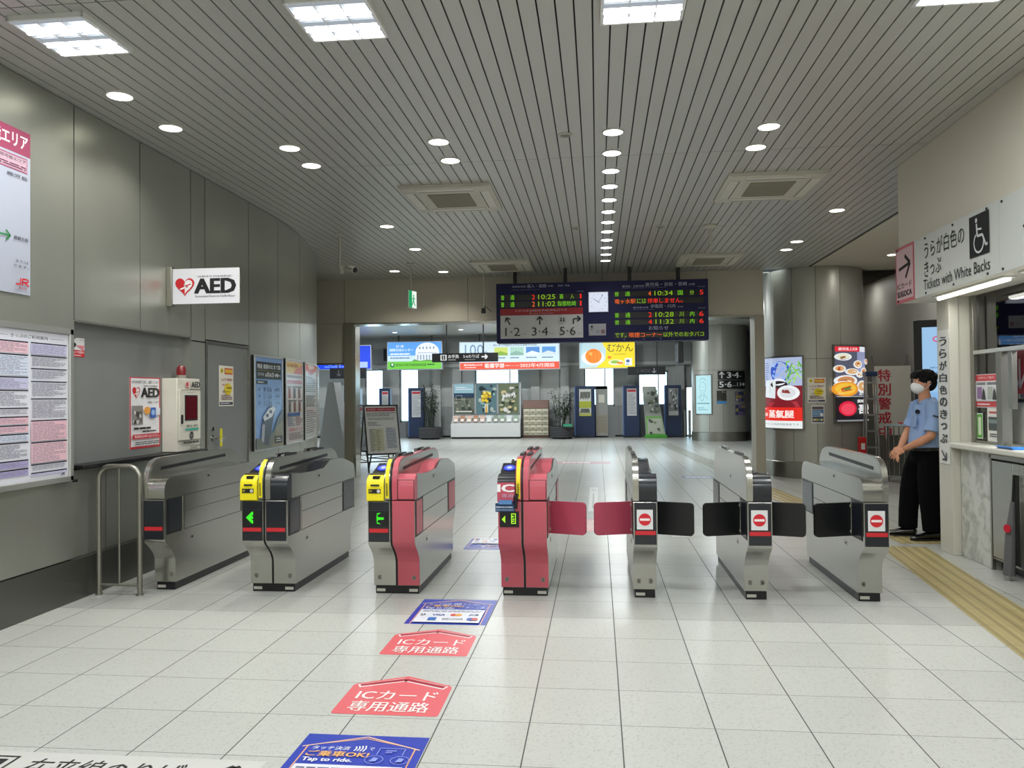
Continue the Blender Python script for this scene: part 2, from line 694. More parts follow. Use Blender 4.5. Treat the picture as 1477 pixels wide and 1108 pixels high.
# service door in the left wall
d = MB()
d.box(-3.79, -3.765, 7.36, 8.27, 0.01, 1.985, m_wall_mid)
door = struct(d.obj('door_1', bevel=0.002))
f = MB()
f.box(-3.80, -3.752, 7.335, 7.36, 0, 2.01, m_steel)
f.box(-3.80, -3.752, 8.27, 8.295, 0, 2.01, m_steel)
f.box(-3.80, -3.752, 7.36, 8.27, 1.985, 2.01, m_steel)
f.obj('door_frame', door)
h = MB()
h.cyl((-3.765, 7.47, 1.06), (-3.70, 7.47, 1.06), 0.011, m_chrome)
h.tube([(-3.705, 7.47, 1.06), (-3.705, 7.53, 1.06), (-3.708, 7.60, 1.055)], 0.010, m_chrome)
h.cyl((-3.766, 7.47, 1.06), (-3.758, 7.47, 1.06), 0.028, m_chrome, 20)
h.cyl((-3.766, 7.47, 1.15), (-3.752, 7.47, 1.15), 0.02, m_chrome, 20)
h.obj('door_handle', door)
t = MB()
t.box(-3.700, -3.690, 7.50, 7.535, 0.975, 1.15, M('#d6cf1c', 0.5))
t.box(-3.6895, -3.689, 7.505, 7.53, 1.02, 1.05, m_white)
tag(t.obj('door_tag', bevel=0.002), 'yellow strip tag hanging on the service door handle', 'tag')

# ------------------------------------------------------------------ wall behind the camera
b = MB()
b.box(-4.1, 5.5, -4.4, -4.2, 0, CEIL + 0.1, m_beige)
struct(b.obj('wall_rear', smooth=0))

# ------------------------------------------------------------------ header over the passage to the hall
b = MB()
b.box(-5.75, 2.86, 14.12, 14.5, 2.80, CEIL + 0.1, m_beige)
b.box(-5.75, -4.58, 14.12, 14.3, 2.075, 2.795, m_beige)
for x in (-4.58, -2.3, 0.1, 1.9):
    b.box(x, x + 0.006, 14.117, 14.12, 2.80, CEIL, m_joint)
struct(b.obj('wall_front', smooth=0))
b = MB()
b.box(-4.58, -4.42, 14.08, 14.4, 0, 2.80, brushed('#8b8777', 0.5, 0.2, (2, 2, 2), 0.04))
b.box(-4.42, -4.37, 14.10, 14.38, 0, 2.80, m_steel)
struct(b.obj('trim_2', bevel=0.004))
b = MB()
b.box(2.70, 2.86, 14.08, 14.5, 0, 2.80, brushed('#a59f8e', 0.5, 0.1, (2, 2, 2), 0.04))
struct(b.obj('trim_3', bevel=0.004))
b = MB()
b.box(-4.37, 2.70, 14.10, 14.48, 2.775, 2.80, m_steel)
b.box(-5.75, -4.58, 14.10, 14.3, 2.055, 2.075, m_joint)
struct(b.obj('trim_4', bevel=0.003))


# ------------------------------------------------------------------ round columns
def column(c, R, seams, hs, z1, top=CEIL):
    b = MB()
    seams = sorted(seams)
    zs = [0.28] + hs + [top]
    for za, zb in zip(zs, zs[1:]):
        for k, a0 in enumerate(seams):
            a1 = seams[(k + 1) % len(seams)]
            if a1 <= a0:
                a1 += 360
            n = max(3, int((a1 - a0) / 4))
            ga = 0.22
            pts = [(c[0] + R * math.cos(math.radians(a)), c[1] + R * math.sin(math.radians(a))) for a in [a0 + ga + (a1 - a0 - 2 * ga) * i / n for i in range(n + 1)]]
            pin = [(c[0] + (p[0] - c[0]) * 0.96, c[1] + (p[1] - c[1]) * 0.96) for p in pts]
            b.prism(pts + pin[::-1], za + 0.003, zb - 0.003, m_column, axis='z')
    b.lathe([(R * 0.97, 0), (R * 0.97, top + 0.02)], m_gap, 64, (*c, 0))
    root = b.obj('column', smooth=25)
    b = MB()
    b.lathe([(R + 0.004, 0), (R + 0.02, 0.0), (R + 0.02, 0.272), (R + 0.012, 0.28), (R * 0.96, 0.28)], m_steel_d, 72, (*c, 0), caps=False)
    b.obj('skirting', root)
    return root


o = column((3.83, 14.70), 0.83, [259, 287, 330, 20, 80, 140, 200, 232], [2.03], 0)
struct(o)
o = column((3.86, 25.9), 0.87, [240, 268, 300, 340, 30, 90, 150, 200], [2.2], 0)
struct(o)

# ------------------------------------------------------------------ right side passage
b = MB()
b.box(5.35, 5.6, 7.66, 19, 0, CEIL + 0.1, m_pass)
struct(b.obj('wall_right', smooth=0))
b = MB()
b.box(4.45, 5.35, 17.2, 17.4, 0, CEIL, m_pass)
struct(b.obj('wall_passage', smooth=0))
b = MB()
b.box(4.35, 4.5, 15.3, 17.4, 0, CEIL, m_beige)
struct(b.obj('wall_passage', smooth=0))

# ------------------------------------------------------------------ far hall shell
WIN = [(-8.43, -7.74, 0.55, 2.48), (-7.14, -6.43, 0.55, 2.48), (-4.37, -2.78, 1.2, 2.46), (-0.47, 0.60, 1.08, 2.46), (1.42, 2.46, 1.08, 2.30), (3.05, 3.62, 0.0, 1.75)]
b = MB()
x = -13.0
Y0, Y1 = 28.3, 28.6
for (xa, xb, za, zb) in WIN:
    b.box(x, xa, Y0, Y1, 1.10, 2.5, m_hall)
    b.box(x, xa, Y0 - 0.02, Y1, 0.06, 1.10, m_hall_d)
    if za > 0:
        b.box(xa, xb, Y0, Y1, 0, za, m_hall_d)
    b.box(xa, xb, Y0, Y1, zb, 2.5, m_hall)
    x = xb
b.box(x, 8, Y0, Y1, 0, 2.5, m_hall)
b.box(-13, 8, Y0 - 0.25, Y1, 2.5, CEIL, m_hall_d)
b.box(-13, 8, Y0 - 0.28, Y0 - 0.25, 2.5, 2.62, m_hall)
for xa in (-9.3, -5.9, -5.15, -2.35, -1.3, 1.0, 2.7):
    b.box(xa, xa + 0.30, Y0 - 0.14, Y0, 0.0, 2.5, m_hall)
struct(b.obj('wall_far', smooth=0))
b = MB()
for xa, xb in ((-13, -8.43), (-7.74, -7.14), (-6.43, -4.37), (-2.78, -0.47), (0.6, 1.42), (2.46, 3.05), (3.62, 8)):
    b.box(xa, xb, Y0 - 0.03, Y0, 0, 0.06, m_black)
struct(b.obj('baseboard_far', smooth=0))
for i, (xa, xb, za, zb) in enumerate(WIN):
    w = MB()
    for a in ((xa, xa + 0.05, za, zb), (xb - 0.05, xb, za, zb), (xa, xb, za, za + 0.05), (xa, xb, zb - 0.05, zb)):
        w.box(a[0], a[1], 28.38, 28.46, a[2], a[3], M('#a9aeb0', 0.4, 0.4))
    if xb - xa > 0.9:
        w.box(xb - 0.36, xb - 0.32, 28.38, 28.46, za, zb, M('#a9aeb0', 0.4, 0.4))
    w = struct(w.obj('window_%d' % (i + 1), smooth=0))
    g = MB()
    g.box(xa + 0.05, xb - 0.05, 28.415, 28.425, za + 0.05, zb - 0.05, glass((0.85, 0.95, 1.0), 0.03))
    g.obj('pane', w)
# side walls of the hall: the left one is glazed above a low wall
b = MB()
b.box(-13.2, -13, 14.5, 28.6, 0, 0.5, m_hall_d)
b.box(-13.2, -13, 14.5, 28.6, 2.6, CEIL, m_hall)
for y in (14.5, 17.5, 20.5, 23.5, 26.5):
    b.box(-13.2, -13, y, y + 0.6, 0.5, 2.6, m_hall)
struct(b.obj('wall_hall_left', smooth=0))
w = MB()
for y in (16.3, 19.3, 22.3, 25.3):
    w.box(-13.12, -13.06, y, y + 0.06, 0.5, 2.6, M('#a9aeb0', 0.4, 0.4))
w = struct(w.obj('window_7', smooth=0))
g = MB()
for y in (15.1, 18.1, 21.1, 24.1):
    g.box(-13.10, -13.09, y, y + 2.4, 0.5, 2.6, glass((0.85, 0.95, 1.0), 0.03))
g.obj('pane', w)
b = MB()
b.box(-13, -5.75, 14.12, 14.3, 0, CEIL, m_hall)
struct(b.obj('wall_hall_near', smooth=0))
b = MB()
b.box(7.8, 8.0, 17.4, 28.6, 0, CEIL, m_hall_d)
b.box(5.35, 8.0, 17.2, 17.4, 0, CEIL, m_hall_d)
b.box(5.0, 5.25, 24.5, 28.3, 0, CEIL, m_black)
struct(b.obj('wall_hall_right', smooth=0))
for (hx, hy) in HALL_LAMPS:
    area_light('hall_lamp', (hx, hy, CEIL - 0.02), 0.3, 0.3, 95, (0.93, 0.97, 1.0))


# ------------------------------------------------------------------ ceiling fixtures
def ceiling_panel_light(loc, label, grp='square ceiling lights'):
    t = thing('ceiling_light', label, 'ceiling light', (*loc, CEIL), group=grp)
    w, hgt = 0.46, 0.48
    f = MB()
    for a in ((-w / 2, w / 2, -hgt / 2, -hgt / 2 + 0.014), (-w / 2, w / 2, hgt / 2 - 0.014, hgt / 2), (-w / 2, -w / 2 + 0.014, -hgt / 2, hgt / 2), (w / 2 - 0.014, w / 2, -hgt / 2, hgt / 2)):
        f.box(a[0], a[1], a[2], a[3], -0.03, 0.0, M('#e8e8e4', 0.4))
    f.obj('frame', t)
    r = MB()
    r.box(-w / 2 + 0.014, w / 2 - 0.014, -hgt / 2 + 0.014, hgt / 2 - 0.014, -0.010, -0.004, M('#cfe0f2', 0.3, 0, 0.85))
    r.obj('reflector', t)
    for y in (-0.085, 0.085, 0.20):
        k = MB()
        k.cyl((-w / 2 + 0.016, y, -0.020), (w / 2 - 0.016, y, -0.020), 0.020 if y < 0.2 else 0.015, M('#ffffff', 0.3, 0, 9.0), 10)
        k.obj('lamp_tube', t)
    k = MB()
    for x in (-0.215, -0.072, 0.072, 0.215):
        k.box(x - 0.0035, x + 0.0035, -hgt / 2 + 0.014, hgt / 2 - 0.014, -0.034, -0.012, M('#eef3f8', 0.25, 0.3, 0.25))
    for y in (-0.20, -0.03, 0.03, 0.14):
        k.box(-w / 2 + 0.014, w / 2 - 0.014, y - 0.003, y + 0.003, -0.034, -0.012, M('#eef3f8', 0.25, 0.3, 0.25))
    k.obj('louver', t)
    return t


names = ['leftmost square ceiling light, over the grey wall panels', 'second square ceiling light from the left', 'square ceiling light near the top middle, right of the row centre', 'square ceiling light at the top right, nearly cut off by the frame']
p0 = ceiling_panel_light((PANEL_X[0], PANEL_Y[0]), names[0])
for k in (1, 2, 3):
    dup(p0, (PANEL_X[k], PANEL_Y[0], CEIL), names[k])

m_dl = M('#fffbe8', 0.3, 0, 7.0)


def downlight(loc, r, label, grp, mat=m_dl):
    t = thing('downlight', label, 'downlight', (*loc, CEIL), group=grp)
    f = MB()
    f.lathe([(r, 0.0), (r, -0.007), (r * 0.97, -0.009), (r * 0.88, -0.009), (r * 0.86, -0.003)], M('#dcdcd8', 0.35), 32, caps=False)
    f.obj('trim_ring', t)
    k = MB()
    k.lathe([(r * 0.88, -0.0065), (0.001, -0.0068)], mat, 32, caps=False)
    k.lathe([(r * 0.88, -0.002), (0.001, -0.002)], mat, 32, caps=False)
    k.obj('diffuser', t)
    return t


def spot(loc, power, col=(1.0, 0.98, 0.9)):
    d = bpy.data.lights.new('downlight_lamp', 'SPOT')
    d.energy, d.color, d.spot_size, d.spot_blend, d.shadow_soft_size = power, col, math.radians(130), 0.8, 0.06
    o = bpy.data.objects.new('downlight_lamp', d)
    o.location = (loc[0], loc[1], CEIL - 0.03)
    COL.objects.link(o)


singles = [(-3.33, 5.27, 'large downlight beside the left wall, the nearer of two'), (-3.33, 5.945, 'large downlight beside the left wall, the farther of two'),
           (-2.6, 6.56, 'nearer of the pair of downlights left of the air conditioners'), (-2.6, 7.08, 'farther of the pair of downlights left of the air conditioners, by the joint'),
           (-2.6, 9.73, 'single downlight left behind the near left air conditioner'), (-2.6, 11.29, 'downlight left of the far left air conditioner'), (-2.6, 13.4, 'downlight close to the header wall above the left camera'),
           (-3.4, 13.2, 'low downlight just above the header behind the tubular camera'),
           (-1.305, 6.57, 'nearer of the pair of downlights in front of the left air conditioner'), (-1.305, 7.105, 'farther of the pair of downlights in front of the left air conditioner'),
           (1.392, 6.555, 'nearer of the pair of downlights in front of the right air conditioner'), (1.392, 7.093, 'farther of the pair of downlights in front of the right air conditioner'),
           (2.815, 9.67, 'downlight right of the near right air conditioner'), (2.815, 11.57, 'nearer of the pair of downlights by the round column'), (2.815, 12.2, 'farther of the pair of downlights by the round column')]
d0 = None
for (x, y, lb) in singles:
    if d0 is None:
        d0 = downlight((x, y), 0.094, lb, 'round downlights')
    else:
        dup(d0, (x, y, CEIL), lb)
    spot((x, y), SPOT_POWER)
order = ['nearest', 'second', 'third', 'fourth', 'fifth', 'sixth', 'seventh', 'eighth', 'ninth', 'tenth', 'eleventh', 'farthest']
d1 = None
m_dl2 = M('#f6faff', 0.3, 0, 7.0)
for k in range(12):
    y = 6.52 + k * 0.565
    lb = '%s downlight of the long centre row%s' % (order[k], '' if k in (0, 11) else ', counted from the camera')
    if d1 is None:
        d1 = downlight((0.149, y), 0.09, lb, 'centre row of downlights', m_dl2)
    else:
        dup(d1, (0.149, y, CEIL), lb)
    spot((0.149, y), SPOT_POWER * 0.35, (0.95, 0.98, 1))
for (x, y, lb) in ((4.585, 12.91, 'downlight over the passage beside the booth, next to the pink sign end'), (4.95, 15.9, 'added downlight deep in the passage, out of sight behind the round column')):
    dup(d0, (x, y, CEIL), lb)
    area_light('passage_lamp_and_fill', (x, y, CEIL - .03), .16, .16, 10 if y < 14 else 4, (1, .98, .93))  # the deep one is an added, unseen source that brightens the passage wall
area_light('passage_lamp_and_fill', (4.7, 9.6, CEIL - .03), .3, .3, 24, (1, .98, .93))  # added fill light with no fixture, lifts the dark passage near the booth
for k, (hx, hy) in enumerate(((-6.6, 25.6), (-4.3, 25.0), (-6.9, 22.6), (-4.9, 22.4), (1.4, 25.0), (-3.9, 21.6), (0.9, 22.0))):
    dup(d1, (hx, hy, CEIL), 'small round ceiling light of the far hall ' + ['above the green and blue advert', 'above the white university advert', 'left, nearer pair of the hall', 'near the header, hall left', 'above the far black platform sign', 'near the header, left of the departure board', 'hidden mostly by the departure board'][k], group='hall ceiling lights')


def air_conditioner(x, y, label):
    t = thing('ceiling_air_conditioner', label, 'air conditioner', (x, y, CEIL), group='ceiling cassette air conditioners')
    w, d_ = 0.475, 0.53
    b = MB()
    b.prism([(-w, 0), (-w, -0.018), (-w + 0.03, -0.035), (w - 0.03, -0.035), (w, -0.018), (w, 0)], -d_, d_, M('#cfcdbf', 0.5), axis='y')
    b.obj('casing', t, bevel=0.004)
    g = MB()
    g.box(-0.22, 0.22, -0.27, 0.27, -0.043, -0.034, M('#8d8a7a', 0.6))
    for k in range(17):
        yy = -0.26 + k * 0.0325
        g.box(-0.215, 0.215, yy - 0.004, yy + 0.004, -0.047, -0.043, M('#a19e8e', 0.5))
    g.obj('intake_grille', t)
    for (a0, a1, b0, b1) in ((-0.30, 0.30, -0.48, -0.37), (-0.30, 0.30, 0.37, 0.48), (-0.44, -0.33, -0.36, 0.36), (0.33, 0.44, -0.36, 0.36)):
        v = MB()
        v.box(a0, a1, b0, b1, -0.041, -0.034, M('#dad8cc', 0.4))
        hx = (a1 - a0) > (b1 - b0)
        if hx:
            v.box(a0 + 0.01, a1 - 0.01, (b0 + b1) / 2 + 0.03, (b0 + b1) / 2 + 0.04, -0.0425, -0.041, m_joint)
        else:
            s_ = 0.04 if a0 > 0 else -0.04
            v.box((a0 + a1) / 2 - s_ - 0.005, (a0 + a1) / 2 - s_ + 0.005, b0 + 0.01, b1 - 0.01, -0.0425, -0.041, m_joint)
        v.obj('louver', t, bevel=0.002)
    return t


ac = air_conditioner(-1.525, 8.43, 'cassette air conditioner at the near left, white with a grey grille')
dup(ac, (1.77, 8.43, CEIL), 'cassette air conditioner at the near right, white with a grey grille')
dup(ac, (-1.525, 12.95, CEIL), 'far left cassette air conditioner, left of the departure board')
dup(ac, (1.77, 12.88, CEIL), 'far right cassette air conditioner, above the departure board')


def speaker_disc(x, y, label, r=0.06):
    t = thing('ceiling_sensor', label, 'sensor', (x, y, CEIL), group='small ceiling sensors')
    b = MB()
    b.lathe([(r, 0), (r, -0.006), (r * 0.75, -0.012), (r * 0.7, -0.006)], M('#bdbbb0', 0.5), 24, caps=False)
    b.obj('rim', t)
    b = MB()
    b.lathe([(r * 0.72, -0.004), (r * 0.4, -0.016), (0.002, -0.02)], M('#8b8a80', 0.6), 24, caps=False)
    b.obj('cover', t)
    return t


s0 = speaker_disc(-0.242, 6.54, 'small round grille in the ceiling left of the centre light row')
dup(s0, (-0.25, 10.2, CEIL), 'round sensor on the ceiling joint left of the centre light row')
dup(s0, (0.816, 10.29, CEIL), 'round sensor on the ceiling joint right of the centre light row')
t = thing('smoke_detector', 'white ceiling detector with a hanging test strip at the far right joint', 'detector', (1.442, 10.3, CEIL))
b = MB()
b.lathe([(0.09, 0), (0.09, -0.02), (0.05, -0.04), (0.003, -0.045)], m_offwhite, 24, caps=False)
b.obj('housing', t)
b = MB()
b.prism([(-0.02, -0.04), (0.02, -0.04), (0.03, -0.25), (-0.01, -0.25)], -0.004, 0.004, m_offwhite, axis='y')
b.obj('test_strip', t)

# ------------------------------------------------------------------ ticket gates
m_pink = M('#bf5461', 0.38, 0, 0, 0.2)
m_pinkd = M('#ad4258', 0.42, 0, 0, 0.15)
m_yel = M('#f2e21c', 0.4)
m_red = M('#d3222a', 0.4)
FRONT = [(-.675, .06), (-.678, .235), (-.688, .262), (-.715, .30), (-.765, .345), (-.808, .378), (-.828, .41), (-.828, .70)]
REAR = [(.80, .70), (.80, .43), (.785, .40), (.745, .36), (.70, .305), (.672, .26), (.665, .235), (.66, .06)]
H_CHROME = [(-.828, .705), (-.828, .775), (-.818, .808), (-.795, .838), (-.76, .854), (-.72, .858), (.66, .86), (.73, .85), (.775, .82), (.798, .77), (.80, .705)]
H_DARK = [(-.828, .705), (-.832, .80), (-.812, .855), (-.77, .885), (-.735, .89), (-.70, .885), (-.53, .869), (-.29, .862), (-.05, .866), (.03, .89), (.12, .92), (.30, .918), (.46, .907), (.63, .87), (.77, .833), (.79, .80), (.80, .705)]
SPINE = [(-.828, .705), (-.832, .80), (-.828, .86), (-.81, .915), (-.775, .96), (-.73, .987), (-.67, .998), (-.60, 1.0), (.42, 1.0), (.52, .992), (.61, .965), (.67, .92), (.71, .85), (.72, .79), (.72, .705)]


def shell(curve, d):
    """thin cover that follows a front or rear curve"""
    return curve + [(y - d, z) for y, z in curve[::-1]]


def gate_base_number(g, cx, digit, left):
    k = -1 if left else 1
    g.poly([(cx - .010, .105), (cx + .010, .105), (cx + .010, .135), (cx - .010, .135)] if 0 else
           [(cx - .013 * k, .104), (cx + .009 * k, .104), (cx + .016 * k, .12), (cx + .009 * k, .136), (cx - .013 * k, .136)][::(1 if k > 0 else -1)], '#77756c')
    g.text(digit, cx - .005, .111, cx + .005, .129, '#22221f')


def ticket_gate(xc, label, W, halves, flaps=()):
    t = thing('ticket_gate', label, 'ticket gate', (xc, 6.42, 0), group='row of automatic ticket gates')
    x0, x1 = -W / 2, W / 2
    b = MB()
    b.box(x0 + .010, x1 - .010, -.56, .635, 0, .062, m_black)
    b.box(x0 + .010, x1 - .010, -.665, -.56, 0, .058, m_black)
    b.obj('plinth', t, bevel=.003)
    g = G(1, 1, eps=.0006, y0=-.6655)
    ws = [x0 + .05] if W < .2 else [x0 + .05, x1 - .05]
    for c in ws:
        g.rect(c - .032, .015, c + .032, .036, '#b9b7ad')
    g.obj('plinth_marker', t)
    if W > .2:
        b = MB()
        b.prism([(y + .010, z) for y, z in FRONT] + [(y - .01, z) for y, z in REAR], -.008, .008, m_black)
        b.prism([(y + .010 if y < 0 else y - .01, z - (.008 if z > .72 else 0)) for y, z in SPINE], -.008, .008, m_black)
        b.obj('centre_gasket', t)
    for hf in halves:
        a0, a1 = hf['x']
        sp = hf['spine']
        s0, s1 = (a0, a0 + .038) if sp == 'L' else (a1 - .038, a1)
        m0, m1 = (a0 + .039, a1) if sp == 'L' else (a0, a1 - .039)
        outer = a1 if sp == 'L' else a0          # aisle side of the low part
        b = MB()
        b.prism(FRONT + REAR, a0, a1, m_steel)
        b.obj('cabinet', t, bevel=.004)
        # tall rail
        b = MB()
        b.prism(SPINE, s0, s1, hf.get('spine_mat', m_steel))
        sm = hf.get('spine_side', m_steel)
        for (xa, xb) in ((s0 - .0015, s0 + .001), (s1 - .001, s1 + .0015)):
            if (xa < a0 and a0 > x0 + .01) or (xb > a1 and a1 < x1 - .01):
                continue
            b.prism([(y * .985 + .004, z - .006 if z > .72 else z + .002) for y, z in SPINE], xa, xb, sm)
        rail = b.obj('rail', t, bevel=.004)
        f = MB()
        ins = s0 - .003 if sp == 'R' else s1 + .003
        sgn = -1 if sp == 'R' else 1
        f.prism([(-.66, .905), (-.655, .93), (.40, .955), (.405, .93)], min(ins, ins - sgn * .004), max(ins, ins - sgn * .004), m_black)
        f.obj('window_strip', rail)
        # low part
        kind = hf['hood']
        if kind == 'chrome':
            b = MB()
            b.prism(H_CHROME, m0, m1, m_steel)
            b.obj('hood', t, bevel=.005)
        else:
            col = {'dark': m_navy, 'pink': m_pink, 'reader': m_navy}[kind]
            plate = H_DARK
            b = MB()
            core = [(y, z - .03 if -.72 < y < .75 else z - .004) for y, z in H_DARK]
            in0, in1 = (m0, outer - .012) if outer == a1 else (outer + .012, m1)
            core = [(-.826, .705), (-.83, .80), (-.81, .853), (-.77, .882), (-.725, .886), (-.715, .845), (-.30, .835), (-.12, .845), (-.04, .895), (.10, .915), (.35, .915), (.46, .90), (.60, .865), (.76, .828), (.79, .80), (.798, .705)]
            b.prism(core, in0, in1, col)
            b.obj('hood', t, bevel=.004)
            b = MB()
            o0, o1 = (outer - .012, outer) if outer == a1 else (outer, outer + .012)
            b.prism([(-.735, .705)] + [(max(y, -.735), z) for y, z in plate if y > -.76], o0, o1, m_steel)
            b.obj('side_plate', t, bevel=.002)
            b = MB()
            b.prism([(-.828, .707), (-.832, .80), (-.812, .855), (-.77, .885), (-.736, .888), (-.736, .707)], m0, m1 - 0 if outer == a1 else m1, col)
            b.obj('hood_front', t, bevel=.006)
            if kind == 'pink':
                g = G(1, 1, eps=.001, y0=-.8325)
                g.frame(m0 + .001, .708, m1 - .001, .852, .004, '#1c1416')
                g.obj('hood_trim', t)
        # reader on the approach side
        if kind == 'reader':
            rc = hf['reader']
            b = MB()
            prof = [(-.850, .700), (-.852, .79), (-.846, .835), (-.828, .862), (-.79, .878), (-.72, .888), (-.72, .70)]
            b.prism(prof, m0 - .002, m1 - .002, m_yel if rc == 'yellow' else m_navy)
            rd = b.obj('card_reader', t, bevel=.008, seg=3)
            b = MB()
            b.prism([(-.73, .885), (-.52, .945), (-.50, .935), (-.50, .88), (-.73, .86)], m0 + .004, m1 - .004, m_black)
            b.obj('touch_pad', rd, bevel=.004)
            b = MB()
            n = Vector((0, -.06, .21)).normalized()
            c = Vector(((m0 + m1) / 2, -.625, .9175))
            for rr, h, mm in ((.047, .002, M('#3340d8', .3, 0, .5)), (.036, .003, M('#5f78ff', .3, 0, .7)), (.018, .0038, M('#dfe6ff', .3, 0, .6))):
                vs = [c + n * h + Vector((rr * math.cos(a), 0, 0)) + Vector((0, .2, .0571)).normalized() * rr * 1.3 * math.sin(a) for a in [2 * math.pi * i / 28 for i in range(28)]]
                b.add(vs, [list(range(28))], mm)
            b.obj('touch_mark', rd)
            mid = (m0 + m1) / 2
            g = G(1, 1, eps=.001, y0=-.8535)
            if rc == 'yellow':
                g.rect(m0 + .014, .756, m1 - .022, .787, '#15150f')
                g.ellipse(m1 - .038, .7715, .011, .012, '#f4f4f0')
                g.text('IC', m1 - .043, .764, m1 - .033, .779, '#15150f', .03)
                g.text('SF', m0 + .019, .766, m0 + .040, .778, '#e8d92a')
                g.rect(m0 + .030, .806, m1 - .030, .820, '#2b2c1e')
                g.obj('reader_print', rd)
                b = MB()
                b.box(m0 + .04, m1 - .035, -.835, -.80, .856, .876, m_black)
                b.obj('reader_slot', rd)
            else:
                g.rect(m0, .702, m1 - .004, .835, '#c04e5e')
                g.text('IC', m0 + .004, .770, m1 - .010, .822, '#f5f5f5', .05)
                g.text('専用', m0 + .030, .728, m1 - .014, .757, '#c9a0b8', .02)
                g.obj('reader_print', rd)
                b = MB()
                b.box(m0 - .014, m1 - .004, -.872, -.852, .632, .692, M('#123a63', .4))
                b.prism([(-.905, .688), (-.905, .694), (-.85, .715), (-.85, .700)], m0 + .012, m1 - .02, M('#5aa0dc', .3, 0, .25))
                lb = b.obj('card_holder', t, bevel=.002)
                g = G(1, 1, eps=.001, y0=-.8725)
                g.rows(m0 - .010, .660, m1 - .010, .672, 1, '#c8d6e8', .7, 4)
                g.rows(m0 - .010, .640, m1 - .010, .655, 2, '#8fa8c8', .5, 4)
                g.obj('holder_print', lb)
                b = MB()
                b.tube([(m1 + .006, -.862, .655), (m1 + .004, -.868, .70), (m1 + .006, -.866, .735), (m1 + .012, -.85, .75)], [.012, .015, .017, .012], m_black)
                b.obj('cable', t)
        # front cladding
        fr = hf['front']
        if fr in ('pink',):
            b = MB()
            b.prism(shell([(y - .0015, z) for y, z in FRONT[1:]], .005), a0 + .0015, a1 - .0015, m_pink)
            if not hf.get('low_steel'):
                b.prism([(-.6765, .065), (-.681, .065), (-.684, .235), (-.68, .235)], a0 + .0015, a1 - .0015, m_pink)
            b.obj('front_cover', t)
            b = MB()
            b.prism([(y + .0015, z) for y, z in REAR] + [(y + .0065, z) for y, z in REAR[::-1]], a0 + .0015, a1 - .0015, m_pink)
            b.obj('rear_cover', t)
        else:
            b = MB()
            b.prism([(-.829, .405), (-.8345, .408), (-.8345, .692), (-.829, .697)], a0 + .007, a1 - .006, m_navy)
            b.obj('front_panel', t, bevel=.002)
        g = G(1, 1, eps=.0008, y0=-.8352 if fr != 'pink' else -.836)
        mid = (a0 + a1) / 2
        if hf.get('stripe'):
            gs = G(1, 1, eps=.0008, y0=-.8352)
            gs.rect(a0 + .012, .474, a1 - .012, .502, '#c8242c')
            gs.obj('red_stripe', t)
        if hf.get('sign') == 'noentry':
            cx = mid - .004 if sp == 'L' else mid - .002
            g.rect(cx - .055, .512, cx + .055, .648, '#dcdcdc')
            g.ellipse(cx, .580, .042, .042, '#cf1f2d', 36)
            g.rect(cx - .034, .572, cx + .034, .588, '#f2e4e4')
            g.obj('no_entry_sign', t)
        elif hf.get('sign'):
            d = MB()
            d.box(a0 + .013, a1 - .015, -.842, -.834, .520, .632, m_black)
            dd = d.obj('display', t, bevel=.002)
            q = G(1, 1, eps=.001, y0=-.843, em=1.1)
            gr = '#35d51e'
            cx = mid
            if hf['sign'] == 'arrow':
                q.poly([(cx - .043, .576), (cx + .002, .533), (cx + .012, .533), (cx + .012, .556), (cx - .002, .566), (cx + .012, .568), (cx + .012, .584), (cx - .002, .586), (cx + .012, .596), (cx + .012, .619), (cx + .002, .619)][::-1][::-1], gr)
            elif hf['sign'] == 'arrow_split':
                q.poly([(cx - .012, .612), (cx + .018, .617), (cx - .006, .600)][::-1], gr)
                q.poly([(cx - .012, .540), (cx - .006, .552), (cx + .018, .535)][::-1], gr)
                q.poly([(cx - .012, .548), (cx - .004, .566), (cx + .040, .568), (cx + .040, .584), (cx - .004, .586), (cx - .012, .604), (cx - .002, .590), (cx - .002, .562)][::-1], gr)
            else:
                q.poly([(cx - .055, .576), (cx - .030, .550), (cx - .030, .602)], '#9fe02a')
                q.frame(cx + .012, .545, cx + .045, .618, .006, '#9fe02a')
                q.rect(cx + .018, .590, cx + .030, .602, '#9fe02a')
                q.rect(cx + .018, .560, cx + .034, .568, '#9fe02a')
                q.rect(cx + .020, .575, cx + .036, .582, '#9fe02a')
            q.obj('arrow_light', dd)
        if hf.get('digits'):
            g = G(1, 1, eps=.0006, y0=-.683 if fr == 'pink' else -.6775)
            for cx, dg, lf in hf['digits']:
                gate_base_number(g, cx, dg, lf)
            g.obj('lane_number', t)
        if hf.get('yellow_strip'):
            g = G(.024, .19, eps=.0008, x0=s0 + .007, z0=.76, y0=-.8335)
            b = MB()
            xs0, xs1 = s0 + .006, s0 + .032
            strip = [(-.8335, .72), (-.8345, .80), (-.8305, .862), (-.8125, .918), (-.777, .963), (-.731, .990)]
            b.prism(strip + [(y + .003, z - .002) for y, z in strip[::-1]], xs0, xs1, m_yel)
            st = b.obj('caution_strip', rail)
            g = G(1, 1, eps=.0008, y0=-.836)
            for k in range(8):
                g.rect(s0 + .013, .735 + k * .012, s0 + .025, .743 + k * .012, '#5a5412')
            g.obj('strip_print', rail)
        # aisle side: flap pockets, seams and key slots
        pk = hf.get('pocket', m_navy)
